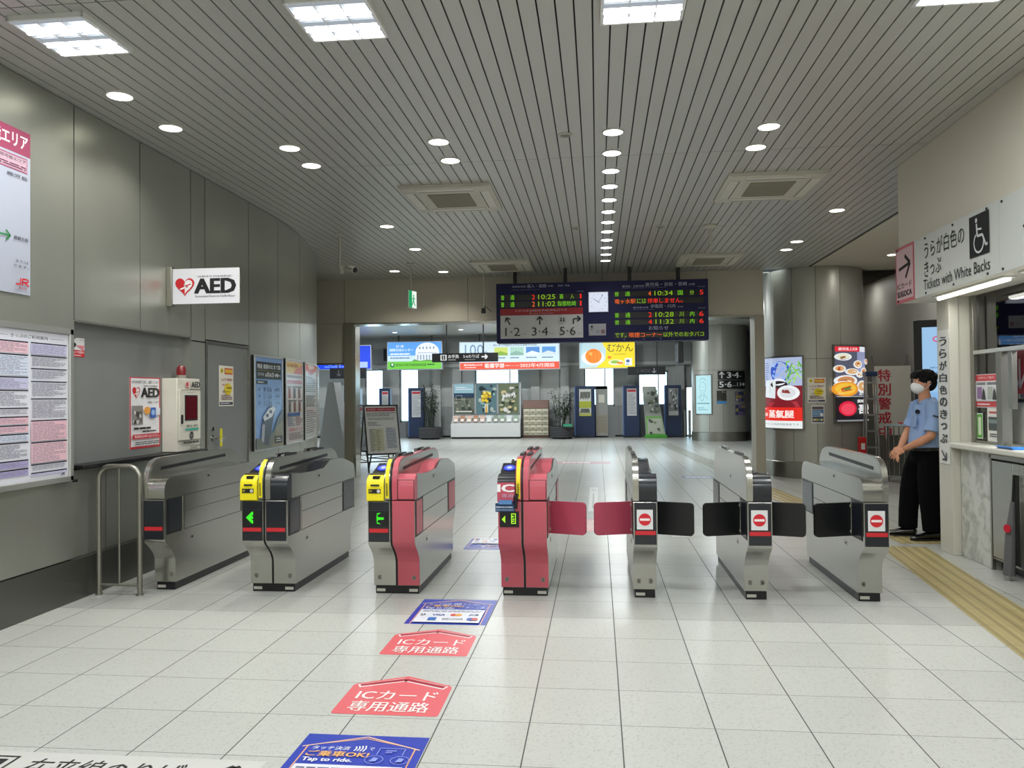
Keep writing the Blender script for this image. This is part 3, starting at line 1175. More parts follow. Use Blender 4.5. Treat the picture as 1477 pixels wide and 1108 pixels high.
        for side in hf['sides']:
            xs = side
            k = 1 if side > 0 else -1
            for (ya, yb, nm) in ((-.80, -.585, 'flap_pocket'), (.44, .77, 'flap_pocket')):
                b = MB()
                b.box(min(xs, xs + k * .003), max(xs, xs + k * .003), ya, yb, .437, .697, m_black)
                b.box(min(xs, xs + k * .0045), max(xs, xs + k * .0045), ya + .02, yb - .008, .452, .688, pk)
                b.obj(nm, t)
            b = MB()
            b.box(min(xs, xs + k * .006), max(xs, xs + k * .006), -.575, -.560, .445, .70, m_steel)
            b.obj('hinge_post', t, bevel=.002)
            b = MB()
            for (ya, yb, za, zb) in ((-.555, .44, .438, .442), (-.53, .44, .578, .5815), (-.83, .80, .7005, .7045), (-.545, -.541, .44, .70)):
                b.box(min(xs, xs + k * .0012), max(xs, xs + k * .0012), ya, yb, za, zb, m_joint)
            for (yy, zz) in ((-.15, .815), (-.42, .362)):
                b.box(min(xs, xs + k * .002), max(xs, xs + k * .002), yy - .03, yy + .03, zz - .017, zz + .017, m_steel)
                b.box(min(xs, xs + k * .003), max(xs, xs + k * .003), yy - .02, yy + .006, zz - .008, zz + .008, m_black)
            b.obj('panel_seams', t)
        if hf.get('pads'):
            for ya, yb in ((-.56, -.28), (.06, .34)):
                b = MB()
                c = (s0 + s1) / 2
                b.prism([(ya, .998), (ya + .02, 1.016), (yb - .02, 1.016), (yb, .998)], c - .013, c + .013, m_black)
                b.obj('sensor_pad', rail, bevel=.003)
    for side, mat in flaps:
        fl = MB()
        L, h0, h1, r = .285, .433, .668, .028
        pts = []
        for (cx, cz, a0_) in ((L - r, h1 - r, 0), (0.0, h1, None), (0.0, h0, None), (L - r, h0 + r, 270)):
            if a0_ is None:
                pts.append((cx, cz))
            else:
                for i in range(7):
                    a = math.radians(a0_ + i * 15)
                    pts.append((cx + r * math.cos(a), cz + r * math.sin(a)))
        if side < 0:
            pts = [(-x, z) for x, z in pts][::-1]
        fl.prism(pts, -.011, .011, mat, axis='y')
        xs = x0 if side < 0 else x1
        fl.obj('flap', t, loc=(xs, -.545, 0), rz=math.radians(-18 if side > 0 else 18), bevel=.003)
        b = MB()
        for z in (.455, .635):
            b.box(min(xs, xs + side * .018), max(xs, xs + side * .018), -.56, -.53, z, z + .02, m_steel)
        b.obj('flap_hinge', t, bevel=.002)
    return t


W1, W2 = .163, .343
hw = W2 / 2
ticket_gate(-3.272, 'leftmost ticket gate, plain stainless steel, standing beside the pipe guard rail', .165,
            [dict(x=(-.0825, .0825), spine='L', hood='chrome', front='dark', stripe=True, sides=(.0825,), digits=[(.05, '6', False)])])
ticket_gate(-2.4225, 'double ticket gate with yellow card reader, dark hood and steel sides', W2,
            [dict(x=(-hw, -.008), spine='R', hood='reader', reader='yellow', front='dark', stripe=True, sign='arrow', yellow_strip=True, sides=(-hw,), digits=[(-.13, '6', True)], pads=True),
             dict(x=(.008, hw), spine='L', hood='dark', front='dark', stripe=True, sides=(hw,), digits=[(.13, '5', False)], pads=True)])
ticket_gate(-1.4785, 'double ticket gate with yellow card reader left and pink front right', W2,
            [dict(x=(-hw, -.008), spine='R', hood='reader', reader='yellow', front='dark', stripe=True, sign='arrow_split', yellow_strip=True, sides=(-hw,), digits=[(-.13, '5', True)], pads=True),
             dict(x=(.008, hw), spine='L', hood='pink', front='pink', spine_mat=m_pink, pocket=m_pink, sides=(hw,), digits=[(.13, '4', False)], pads=True)])
ticket_gate(-.5355, 'fully pink double ticket gate marked IC with one pink flap closed', W2,
            [dict(x=(-hw, -.008), spine='R', hood='reader', reader='pink', front='pink', sign='camera', spine_mat=m_pink, yellow_strip=True, sides=(-hw,), digits=[(-.13, '4', True)], pads=True),
             dict(x=(.008, hw), spine='L', hood='pink', front='pink', spine_mat=m_pink, pocket=m_pink, sides=(hw,), digits=[(.13, '3', False)], pads=True)],
            flaps=[(1, m_pinkd)])
ticket_gate(.3185, 'narrow ticket gate with a no entry sign, one pink and one black flap', W1,
            [dict(x=(-.0815, .0815), spine='L', hood='dark', front='dark', stripe=True, sign='noentry', sides=(-.0815, .0815), digits=[(-.042, '3', True), (.042, '2', False)], pads=True)],
            flaps=[(-1, m_pinkd), (1, m_black)])
ticket_gate(1.0885, 'ticket gate with a no entry sign and a black flap on each side', W1,
            [dict(x=(-.0815, .0815), spine='L', hood='dark', front='dark', stripe=True, sign='noentry', sides=(-.0815, .0815), digits=[(-.042, '2', True), (.042, '1', False)], pads=True)],
            flaps=[(-1, m_black), (1, m_black)])
ticket_gate(1.85, 'rightmost ticket gate, all steel with a chrome hood and one black flap', W1,
            [dict(x=(-.0815, .0815), spine='R', hood='chrome', front='dark', stripe=True, sign='noentry', sides=(-.0815,), digits=[(-.042, '1', True)])],
            flaps=[(-1, m_black)])

# pipe guard rail beside the first gate
t = thing('guard_rail', 'brushed steel pipe guard rail standing between the wall and the first gate', 'guard rail', (-3.53, 5.57, 0))
b = MB()
pts = [(-.16, 0, 0), (-.16, 0, .86)] + [(-.16 + .09 - .09 * math.cos(math.radians(a)), 0, .86 + .09 * math.sin(math.radians(a))) for a in range(15, 91, 15)]
pts += [(.16 - .09 + .09 * math.sin(math.radians(a)), 0, .86 + .09 * math.cos(math.radians(a))) for a in range(0, 91, 15)] + [(.16, 0, 0)]
b.tube(pts, .0185, m_steel_d, 14)
b.obj('hoop', t)
b = MB()
b.cyl((-.15, 0, .075), (.15, 0, .075), .010, m_steel_d)
b.obj('cross_bar', t)
b = MB()
b.cyl((0, 0, .075), (0, 0, .94), .008, m_steel_d)
b.obj('middle_bar', t)
b = MB()
for x in (-.16, .16):
    b.cyl((x, 0, 0), (x, 0, .012), .026, m_steel_d, 18)
b.obj('foot', t)

# ------------------------------------------------------------------ things on the left wall
INK = '#3a3a42'


def heart(g, cx, cy, r, aspect=1.0):
    """heart with a lightning line; aspect = w/h of sheet"""
    def hp(s):
        pts = []
        for i in range(25):
            a = math.pi * i / 24 * 2
            x = 16 * math.sin(a) ** 3
            y = 13 * math.cos(a) - 5 * math.cos(2 * a) - 2 * math.cos(3 * a) - math.cos(4 * a)
            pts.append((cx + x / 17 * r * s, cy + (y + 1) / 17 * r * aspect * s))
        return pts[:-1][::-1]
    g.poly(hp(1.0), '#c8242e')
    right = [(max(x, cx), y) for x, y in hp(.80)]
    g.poly(right, '#eceaea')
    g.line([(cx + r * .5, cy + r * .3 * aspect), (cx - r * .05, cy + r * .12 * aspect), (cx + r * .2, cy - r * .05 * aspect), (cx - r * .45, cy - r * .28 * aspect)], g.w * r * .14, '#f4f0f0')
    g.line([(cx + r * .6, cy + r * .2 * aspect), (cx + .1 * r, cy + r * .05 * aspect), (cx + r * .3, cy - r * .1 * aspect)], g.w * r * .09, '#c8242e')


def jr_mark(g, x0, y0, x1, y1, col):
    """the railway's two-letter emblem drawn with strokes"""
    w, h = x1 - x0, y1 - y0
    t = h * g.h * .22
    g.line([(x0, y0 + h * .12), (x0 + w * .28, y0 + h * .12), (x0 + w * .38, y0 + h * .25), (x0 + w * .38, y0 + h)], t, col)
    g.line([(x0 + w * .50, y0), (x0 + w * .50, y0 + h * .9), (x0 + w * .88, y0 + h * .9), (x0 + w * .97, y0 + h * .75), (x0 + w * .93, y0 + h * .52), (x0 + w * .5, y0 + h * .45)], t, col)
    g.line([(x0 + w * .66, y0 + h * .45), (x0 + w, y0)], t, col)


# IC area map, upper left
t = thing('area_map_panel', 'white area map panel with magenta header high on the left wall', 'sign', (-3.757, 4.15, 2.14), LW)
b = MB()
b.box(0, .78, -.004, 0, 0, 1.08, M('#a4a8b4', .45))
b.obj('board', t)
g = G(.78, 1.08, y0=-.0048, rough=.4)
g.rect(0, 0, 1, 1, '#a4a8b4')
g.rect(0, .85, 1, 1, '#96405c')
g.text('ご利用可能エリア', .16, .885, .965, .975, '#f4e6ec', .03)
g.frame(.05, .745, .96, .835, .006, '#b8557a')
g.rect(.06, .752, .95, .828, '#b89aa6')
g.text('ご利用可能エリア', .55, .80, .94, .822, '#402030')
g.rows(.08, .757, .94, .795, 3, '#6a3048', .5, 4)
g.text('鹿児島', .72, .70, .96, .722, '#22222a')
g.text('枕崎方面', .80, .325, .965, .348, '#22222a', .02)
g.arrow(.70, .338, .09, 0, .010, '#1d7a3a')
for k in range(10):
    g.ellipse(.10 + k * .055, .338, .008, .005, '#6b9a78', 8)
g.line([(.1, .6), (.3, .6), (.4, .5), (.6, .5)], .008, '#1d7a3a')
g.line([(.1, .45), (.25, .45), (.4, .5)], .008, '#b8242e')
g.text('または', .80, .185, .95, .203, '#22222a')
g.text('ります。', .78, .155, .95, .173, '#22222a')
jr_mark(g, .80, .05, .95, .095, '#c8242e')
g.text('JR九州', .83, .025, .92, .04, '#c8242e')
g.obj('printing', t)

# ticket information frame
t = thing('ticket_information_frame', 'big silver framed sheet of ticket rules in small print on the left wall', 'notice board', (-3.745, 4.10, .875), LW)
b = MB()
b.box(0, 1.215, -.012, .012, 0, 1.065, m_white)
b.obj('back_board', t)
b = MB()
for a in ((-.005, 1.225, -.005, .03), (-.005, 1.225, 1.035, 1.075), (-.005, .03, 0, 1.07), (1.185, 1.225, 0, 1.07)):
    b.prism([(a[0], -.03), (a[1], -.03), (a[1], .0), (a[0], .0)], a[2], a[3], brushed('#c9cac6', .33, .8, (2, 2, 2), .03), axis='z')
b.obj('frame', t, bevel=.006)
g = G(1.15, 1.0, y0=-.0125, x0=.03, z0=.033, rough=.25, eps=.00008, coat=.6)
g.rect(0, 0, 1, 1, '#dcdce4')
g.text('きっぷのご利用案内', .52, .945, .82, .968, '#1d1d22', .02)
g.line([(.40, .956), (.50, .956)], .002, '#555')
g.line([(.84, .956), (.96, .956)], .002, '#555')
for cx0, cx1 in ((.02, .325), (.345, .655), (.675, .985)):
    y = .925
    while y > .05:
        hh = random.choice((.05, .08, .11, .14))
        yb = max(.03, y - hh)
        tint = random.choice((None, None, '#c3c0dc', '#e6bcc6', '#cfd6e6'))
        if .33 < y < .46:
            tint = '#e3b7c2'
        if y < .17 and cx0 < .5:
            tint = '#a9a0c8'
        if tint:
            g.rect(cx0, yb, cx1, y - .012, tint)
        g.rect(cx0, y - .010, cx1, y - .002, '#2a2638')
        g.rows(cx0 + .01, yb + .006, cx1 - .01, y - .016, max(2, int((y - yb) / .011)), '#7c7a8c', .38, 6)
        y = yb - .006
jr_mark(g, .93, .012, .965, .03, '#44445a')
g.obj('printing', t)
b = MB()
b.cyl((1.215, -.03, -.005), (1.245, -.035, -.005), .012, m_black)
b.obj('corner_lock', t)

# camera sticker
t = G(.20, .14, y0=-.0005, x0=0, rough=.35)
t.rect(0, 0, 1, 1, '#e4e2e2')
t.rect(0, 0, 1, .36, '#c8242e')
t.text('防犯カメラ作動中', .05, .16, .95, .32, '#f6e8e8', .02)
t.rows(.2, .03, .8, .12, 1, '#f0d0d0', .5, 4)
t.poly([(.50, .60), (.95, .36), (.95, .62)], '#e08088')
t.poly([(.12, .70), (.42, .48), (.52, .66), (.24, .88)], '#1a1a1c')
t.line([(.28, .80), (.30, .98)], .008, '#1a1a1c')
t.line([(.16, .97), (.46, .97)], .006, '#1a1a1c')
t.text('JR九州', .70, .86, .94, .93, '#44444a')
o = t.obj('camera_sticker', loc=(-3.8395, 5.42, 1.765), rz=LW)
tag(o, 'small red and white surveillance camera sticker on the alcove wall', 'sticker')

# AED poster
t = thing('aed_poster', 'red bordered AED poster inside the alcove beside the AED cabinet', 'poster', (-3.8395, 6.20, 1.032), LW)
b = MB()
b.box(0, .46, -.002, 0, 0, .60, m_white)
b.obj('sheet', t)
g = G(.46, .60, y0=-.0025, eps=.0005, rough=.35)
g.rect(0, 0, 1, 1, '#c02c3a')
g.rect(.035, .03, .965, .985, '#e3e2e4')
g.text('大切な命を救うために、設置しています', .06, .91, .94, .955, '#1d1d22', .02)
g.text('〈自動体外式除細動器〉', .42, .865, .92, .89, '#44444a')
heart(g, .20, .785, .13, .46 / .60)
g.text('AED', .36, .72, .95, .85, '#111114', .06)
g.line([(.36, .70), (.95, .70)], .0015, '#444')
g.text('を設置しています', .55, .63, .93, .665, '#1d1d22', .01)
g.rect(.05, .34, .40, .60, '#8a8682')
for k in range(14):
    g.ellipse(.08 + random.random() * .28, .37 + random.random() * .2, .035, .03, random.choice(('#4a4642', '#b8b4ae', '#6a6662', '#d0ccc6')), 8)
g.ellipse(.52, .53, .10, .055, '#e8a040')
g.rect(.62, .42, .80, .57, '#2858b0')
g.ellipse(.71, .50, .06, .04, '#90b8e8')
g.rect(.80, .46, .94, .56, '#d8dce4')
g.rows(.08, .265, .92, .30, 1, '#1d1d22', .8, 5)
g.rows(.35, .225, .92, .25, 1, '#1d1d22', .8, 5)
g.rect(.035, .135, .965, .20, '#c02c3a')
g.text('緊急時はお申し出ください。', .10, .15, .90, .187, '#f6e4e6', .02)
g.rows(.12, .05, .90, .10, 2, '#44444a', .5, 5)
g.obj('printing', t)

# AED cabinet on the ledge
t = thing('aed_cabinet', 'cream AED wall cabinet with window and red beacon on the alcove ledge', 'AED cabinet', (-3.84, 6.69, .975))
m_cream = M('#d9d6c8', .45)
b = MB()
b.box(0, .145, 0, .405, 0, .655, m_cream)
b.obj('body', t, bevel=.006)
b = MB()
b.box(.146, .162, .012, .388, .10, .555, m_cream)
dr = b.obj('door', t, bevel=.004)
b = MB()
b.box(.162, .166, .10, .325, .275, .505, m_black)
b.box(.1662, .1668, .112, .313, .287, .493, M('#5a0f1c', .15))
b.obj('window', dr, bevel=.003)
b = MB()
b.box(.162, .175, .035, .055, .25, .33, m_black)
b.obj('handle', dr, bevel=.003)
g = G(.40, .655, y0=-.1635, eps=.0006, rough=.4)
g.text('AED', .55, .88, .92, .955, '#111114', .05)
heart(g, .40, .905, .10, .4 / .655)
g.rows(.45, .845, .9, .86, 1, '#555', .6, 4)
g.line([(.08, .842), (.96, .842)], .003, '#222')
g.text('AED用収納ケース', .32, .80, .72, .815, '#44443c')
g.text('開錠方法・使用法', .30, .33, .80, .365, '#22221e', .02)
g.rect(.24, .285, .84, .315, '#3fa890')
g.ellipse(.52, .215, .085, .052, '#2a2a28')
g.ellipse(.52, .215, .05, .03, '#cfcabc')
g.rect(.49, .19, .55, .245, '#2a2a28')
g.rows(.14, .10, .84, .14, 1, '#44443c', .7, 5)
g.rows(.46, .01, .94, .075, 3, '#77766c', .6, 5)
g.frame(.45, .005, .96, .08, .004, '#77766c')
o = g.obj('printing', t)
o.rotation_euler = (0, 0, LW)
g2 = MB()
g2.lathe([(.042, 0), (.042, .03), (.036, .035)], M('#8a8880', .5), 24, (.075, .20, .655))
g2.obj('beacon_base', t)
g2 = MB()
g2.lathe([(.040, .03), (.042, .075), (.038, .10), (.025, .118), (.004, .124)], M('#a5101c', .15, 0, 0.15, .5), 24, (.075, .20, .655))
g2.obj('beacon_lens', t)

# projecting AED sign
t = thing('aed_hanging_sign', 'white projecting AED sign with red heart mounted on the left wall', 'sign', (-3.76, 6.66, 2.28))
b = MB()
b.box(0, .05, -.03, .03, -.02, .33, m_steel_d)
b.obj('bracket', t, bevel=.004)
b = MB()
b.box(.05, .66, -.008, .008, 0, .31, m_white)
b.obj('panel', t, bevel=.003)
g = G(.61, .31, x0=.05, y0=-.0085, rough=.3)
g.rect(0, 0, 1, 1, '#e4e4ea')
g.text('〈自動体外式除細動器〉', .36, .74, .90, .80, '#55555c')
g.text('AED', .34, .30, .94, .70, '#0e0e12', .06)
g.text('Automated External Defibrillator', .34, .18, .94, .24, '#2a2a30', .01)
heart(g, .185, .50, .155, .61 / .31)
g.obj('printing', t)

# yellow notice on the door
def priority_notice(g):
    g.rect(0, 0, 1, 1, '#e6e2d4')
    g.rect(.05, .03, .95, .10, '#33334a')
    g.rows(.12, .05, .88, .085, 1, '#c8c8d8', .6, 5)
    g.ellipse(.20, .87, .10, .06, '#e6d414')
    g.ellipse(.20, .87, .04, .03, '#55501a')
    g.rect(.38, .79, .93, .94, '#d8542a')
    g.text('特別警戒', .41, .82, .90, .91, '#f2e24a', .04)
    g.text('ただ今 警戒中', .12, .62, .90, .69, '#a8324a', .02)
    g.ellipse(.60, .42, .26, .15, '#ecd51c')
    g.text('お気づきの', .20, .50, .60, .56, '#c03a3a', .02)
    g.text('不審物は', .45, .42, .88, .48, '#7a5a1a', .02)
    g.text('お知らせを', .20, .33, .70, .39, '#7a5a1a', .02)
    g.rows(.12, .15, .90, .29, 3, '#8a6a6a', .55, 5)


g = G(.32, .41, rough=.4, eps=.0006)
priority_notice(g)
tag(g.obj('warning_notice', loc=(-3.7635, 7.61, 1.37), rz=LW), 'white notice with yellow print taped on the service door', 'notice')


# snap frames along the curve of the left wall
def frame_on_wall(ya, yb, za, zb, label, draw, grp='framed posters on the curved wall'):
    ym = (ya + yb) / 2
    nx, ny = wnorm(ym)
    ang = math.atan2(ny, nx)
    w = math.hypot(yb - ya, wx(yb) - wx(ya))
    loc = (wx(ya) + nx * .030, ya + ny * .030, za)
    rz = math.atan2(yb - ya, wx(yb) - wx(ya))
    t = thing('poster_frame', label, 'framed poster', loc, rz, grp)
    h = zb - za
    b = MB()
    b.box(0.006, w - .006, -.004, .035, .006, h - .006, m_black)
    b.obj('back_board', t)
    b = MB()
    al = brushed('#c6c8c6', .33, .85, (2, 2, 2), .03)
    for a in ((0, w, 0, .022), (0, w, h - .022, h), (0, .022, .022, h - .022), (w - .022, w, .022, h - .022)):
        b.box(a[0], a[1], -.012, .0, a[2], a[3], al)
    b.obj('frame', t, bevel=.003)
    g = G(w - .044, h - .044, x0=.022, z0=.022, y0=-.0045, eps=.0006, rough=.15)
    draw(g)
    g.obj('printing', t)
    return t


def train_poster(g):
    g.rect(0, 0, 1, 1, '#86a8dc')
    g.rect(.04, .76, .96, .95, '#33393c')
    g.text('特急 指宿のたまて箱', .08, .875, .92, .925, '#e6ecee', .03)
    g.line([(.08, .853), (.92, .853)], .003, '#b8a83a')
    g.text('6月6日', .35, .785, .66, .835, '#f0f0f0', .03)
    g.text('運行時刻', .08, .795, .30, .83, '#c8ccd0', .02)
    g.text('9時〜', .70, .785, .92, .83, '#f0f0f0', .03)
    g.rect(.04, .705, .42, .745, '#2a2e33')
    g.rows(.08, .715, .38, .735, 1, '#d0d4da', .7, 4)
    for k, (n, tm, tr) in enumerate((('1号', '9:56', '8両'), ('3号', '11:56', '9両'), ('5号', '12:56', '11両'))):
        y = .62 - k * .075
        g.text(n, .08, y + .01, .18, y + .045, '#2c466c', .02)
        g.text(tm, .28, y, .58, y + .055, '#2c466c', .01)
        g.text(tr, .70, y + .005, .88, y + .045, '#2c466c', .01)
        g.line([(.06, y - .012), (.92, y - .012)], .002, '#3c5c8c')
    g.poly([(0, 0), (1, 0), (1, .42), (.80, .33), (.62, .18), (.3, .10), (0, .12)], '#6a6f62')
    g.poly([(.55, 0), (1, 0), (1, .30), (.72, .22)], '#8a8468')
    g.poly([(.22, .06), (.42, .02), (.62, .34), (.66, .43), (.52, .47), (.34, .38), (.22, .28)], '#474b52')
    g.poly([(.16, .10), (.26, .06), (.30, .26), (.20, .27)], '#a4a8b0')
    g.poly([(.28, .30), (.56, .345), (.68, .43), (.62, .46), (.42, .43), (.22, .34)], '#dfe3e6')
    g.ellipse(.38, .36, .05, .02, '#33373c')
    g.ellipse(.50, .40, .05, .02, '#33373c')
    g.rect(.66, .04, .94, .12, '#2a2a28')
    g.rows(.70, .055, .90, .105, 2, '#c8c8c0', .5, 3)


def sale_poster(g):
    g.rect(0, 0, 1, 1, '#dcd6d4')
    g.rect(.02, .84, .98, .98, '#d9b93a')
    g.poly([(.45, .84), (.98, .84), (.98, .96), (.6, .90)], '#c8603a')
    g.text('きっぷのご案内', .08, .92, .70, .96, '#a8281e', .03)
    g.rows(.05, .78, .95, .83, 1, '#8a8480', .6, 5)
    g.rect(.05, .72, .95, .76, '#b83a3a')
    for r in range(2):
        for c in range(3):
            x = .08 + c * .30
            y = .54 - r * .17
            g.rect(x + .06, y, x + .16, y + .12, random.choice(('#8a5a5a', '#5a5a6a', '#a85050')))
            g.rows(x, y + .125, x + .25, y + .15, 1, '#55505a', .6, 2)
    g.rect(.05, .32, .80, .36, '#3c62a8')
    g.rows(.05, .20, .45, .31, 5, '#6a7a9a', .5, 4)
    g.rows(.52, .20, .95, .31, 5, '#9a7a8a', .5, 4)
    g.text('お得なきっぷ', .10, .135, .90, .175, '#b83a4a', .02)
    g.rows(.10, .03, .95, .12, 5, '#8a8488', .45, 5)


def rules_poster(g):
    g.rect(0, 0, 1, 1, '#d6d8da')
    g.poly([(0, 1), (0, .93), (.4, .87), (.6, .87), (1, .93), (1, 1)], '#c84a4e')
    g.poly([(.2, 1), (.4, .93), (.8, .96), (.7, 1)], '#e8e4e4')
    g.rows(.08, .62, .94, .84, 8, '#77797c', .45, 4)
    g.rows(.08, .42, .94, .58, 6, '#5e6064', .5, 3)
    g.rows(.08, .06, .94, .38, 11, '#84868a', .35, 5)


frame_on_wall(8.35, 9.19, .86, 1.93, 'blue train poster in a silver frame, widest of the row on the left wall', train_poster)
frame_on_wall(9.285, 10.065, .875, 1.935, 'white ticket poster with yellow top in the second silver frame', sale_poster)
frame_on_wall(10.185, 11.20, .885, 1.925, 'pale text poster with red top in the third silver frame', rules_poster)
frame_on_wall(11.30, 12.30, .90, 1.92, 'last silver poster frame, seen edge-on where the left wall curves away', rules_poster)

# ------------------------------------------------------------------ cameras and hanging signs
t = thing('security_camera', 'white tubular security camera hanging on a pole before the header', 'security camera', (-3.331, 10.1, CEIL))
b = MB()
b.cyl((0, 0, 0), (0, 0, -.40), .017, m_offwhite, 16)
b.lathe([(.05, 0), (.05, -.012), (.02, -.02)], m_offwhite, 20)
b.obj('pole', t)
b = MB()
b.box(.01, .05, -.03, .03, -.53, -.42, m_offwhite)
b.cyl((0, 0, -.40), (0, 0, -.47), .022, m_offwhite)
b.tube([(.04, 0, -.46), (.09, -.01, -.465), (.13, -.02, -.46)], .014, m_offwhite)
b.obj('bracket', t, bevel=.003)
d = Vector((.14, -.10, -.045))
b = MB()
c0 = Vector((.10, -.02, -.455))
b.cyl(c0, c0 + d, .040, m_offwhite, 20, r1=.042)
hs = b.obj('housing', t)
b = MB()
b.cyl(c0 + d, c0 + d * 1.02, .037, m_black, 20)
b.obj('lens', hs)

t = thing('pole_camera', 'small black camera with cable on a thin ceiling pole, left of the board', 'camera', (-1.92, 13.55, CEIL))
b = MB()
b.cyl((0, 0, 0), (0, 0, -.60), .012, m_offwhite)
b.obj('pole', t)
b = MB()
b.box(-.045, .025, -.05, .01, -.72, -.63, m_black)
b.obj('housing', t, bevel=.006)
b = MB()
b.tube([(0, 0, -.58), (.02, -.01, -.60), (-.01, -.02, -.64)], .006, m_black)
b.tube([(0, 0, -.58), (.06, 0, -.63), (.11, 0, -.68), (.12, 0, -.70)], .006, m_black)
b.obj('cable', t)

t = thing('exit_sign', 'green emergency exit sign hanging edge-on from a ceiling pole', 'exit sign', (-2.955, 12.5, CEIL))
b = MB()
b.cyl((0, 0, 0), (0, 0, -.44), .012, m_offwhite)
b.lathe([(.06, 0), (.06, -.02), (.015, -.025)], m_offwhite, 20)
b.obj('pole', t)
b = MB()
b.box(-.03, .03, -.14, .14, -.72, -.44, m_offwhite)
bx = b.obj('box', t, bevel=.006, rz=math.radians(-14))
g = G(.27, .27, x0=-.135, z0=-.715, y0=-.031, em=1.0)
g.rect(0, 0, 1, 1, '#e8f4ec')
g.rect(.0, .0, .42, 1, '#1d9a5c')
g.ellipse(.62, .72, .07, .07, '#1d9a5c')
g.poly([(.55, .65), (.70, .62), (.66, .40), (.85, .15), (.74, .12), (.58, .36), (.50, .15), (.40, .17), (.50, .42)][::-1], '#1d9a5c')
g.line([(.50, .60), (.42, .48)], .012, '#1d9a5c')
g.line([(.70, .60), (.84, .52)], .012, '#1d9a5c')
o = g.obj('exit_pictogram', bx)
o.rotation_euler = (0, 0, math.radians(90))

# ------------------------------------------------------------------ departure board
t = thing('departure_board', 'long navy departure board with clock and LED train rows above the passage', 'departure board', (-1.68, 13.3, 2.34))
BWD, BH = 3.50, 1.0
b = MB()
b.box(0, BWD, 0, .30, 0, BH, M('#090b48', .6))
b.obj('case', t, bevel=.006)
b = MB()
for x in (.28, 1.13, 2.20, 3.0):
    b.box(x, x + .06, .10, .18, BH, 1.25, m_black)
b.obj('hanger', t)


g = G(BWD, BH, y0=-.001, eps=.001, rough=.35)
X = lambda px: (px - 716) / 306.0
g.rect(X(722), .07, X(843), .46, '#d2d2d2')
g.rect(X(722), .46, X(843), .575, '#a3121c')
g.text('こちらは JR線(在来線)改札口です', X(744), .515, X(820), .555, '#dcb8bc', .02)
g.text('JR Line Ticket Gate', X(765), .475, X(800), .50, '#dcb8bc', .01)
for cx, ang in ((733.5, 118), (780, 90)):
    g.arrow(X(cx), .365, .135, ang, .022, '#141414')
g.line([(X(829), .30), (X(829), .385), (X(839), .385)], .022, '#141414')
g.line([(X(834.5), .43), (X(839.5), .385), (X(834.5), .34)], .022, '#141414')
for tx, xa, xb in (('1·2', 729, 751), ('3·4', 768, 792), ('5·6', 809, 832)):
    g.text(tx, X(xa), .115, X(xb), .255, '#141414', .0)
for xa in (754, 794, 835):
    g.text('のりば', X(xa), .135, X(xa + 6), .155, '#333333')
g.rect(X(808), .325, X(818), .415, '#c8c8c8')
for xx in (811, 815):
    g.ellipse(X(xx), .395, .0035, .012, '#222', 10)
    g.poly([(X(xx - 1.3), .35), (X(xx + 1.3), .35), (X(xx + .9), .38), (X(xx - .9), .38)], '#222')
    g.line([(X(xx), .335), (X(xx), .352)], .012, '#222')
WT = '#b9bcd6'
g.text('指宿枕崎線', X(740), .925, X(760), .955, WT)
g.text('喜入・指宿', X(762), .915, X(790), .975, WT, .02)
g.text('方面', X(792), .925, X(800), .955, WT)
g.text('普通・快速', X(807), .925, X(824), .955, WT)
g.rows(X(740), .88, X(780), .89, 1, '#7a7ea8', .6, 5)
g.text('のりば', X(835), .83, X(844), .85, WT)
g.text('鹿児島・日豊本線', X(900), .885, X(931), .92, WT)
g.text('鹿児島・吉松・宮崎', X(933), .89, X(992), .955, WT, .02)
g.text('方面', X(994), .895, X(1003), .93, WT)
g.rows(X(900), .865, X(962), .875, 1, '#7a7ea8', .6, 6)
g.text('のりば', X(1007), .86, X(1017), .88, WT)
g.text('鹿児島本線', X(915), .53, X(937), .56, WT)
g.text('伊集院・川内', X(940), .53, X(975), .595, WT, .02)
g.text('方面', X(978), .535, X(986), .56, WT)
g.rows(X(915), .505, X(953), .515, 1, '#7a7ea8', .6, 5)
g.text('のりば', X(1007), .51, X(1017), .53, WT)
g.text('お知らせ', X(937), .17, X(965), .24, WT, .02)
for xx in (902, 930, 954):
    g.rect(X(xx) - .003, .012, X(xx) + .003, .04, '#55587a')
g.obj('printing', t)
led = MB()
rows_led = [(722, 843, .715, .81), (722, 843, .595, .695), (888, 1016, .735, .825), (888, 1016, .61, .705), (888, 1016, .38, .475), (888, 1016, .265, .355), (888, 1016, .05, .145)]
g = G(BWD, BH, y0=-.002, eps=.0, rough=.3)
for (xa, xb, za, zb) in rows_led:
    g.rect(X(xa), za, X(xb), zb, '#1b1a1c', up=False)
g.obj('led_window', t)
GR, YG, RD, OR = '#7ad020', '#8fbf1e', '#ff2a22', '#ff6a28'
g = G(BWD, BH, y0=-.0035, eps=.0, em=.8)


def led_row(y0, y1, xs, items):
    for tx, xa, xb, col in items:
        g.text(tx, X(xa), y0 + .008, X(xb), y1 - .008, col, .0, up=False)


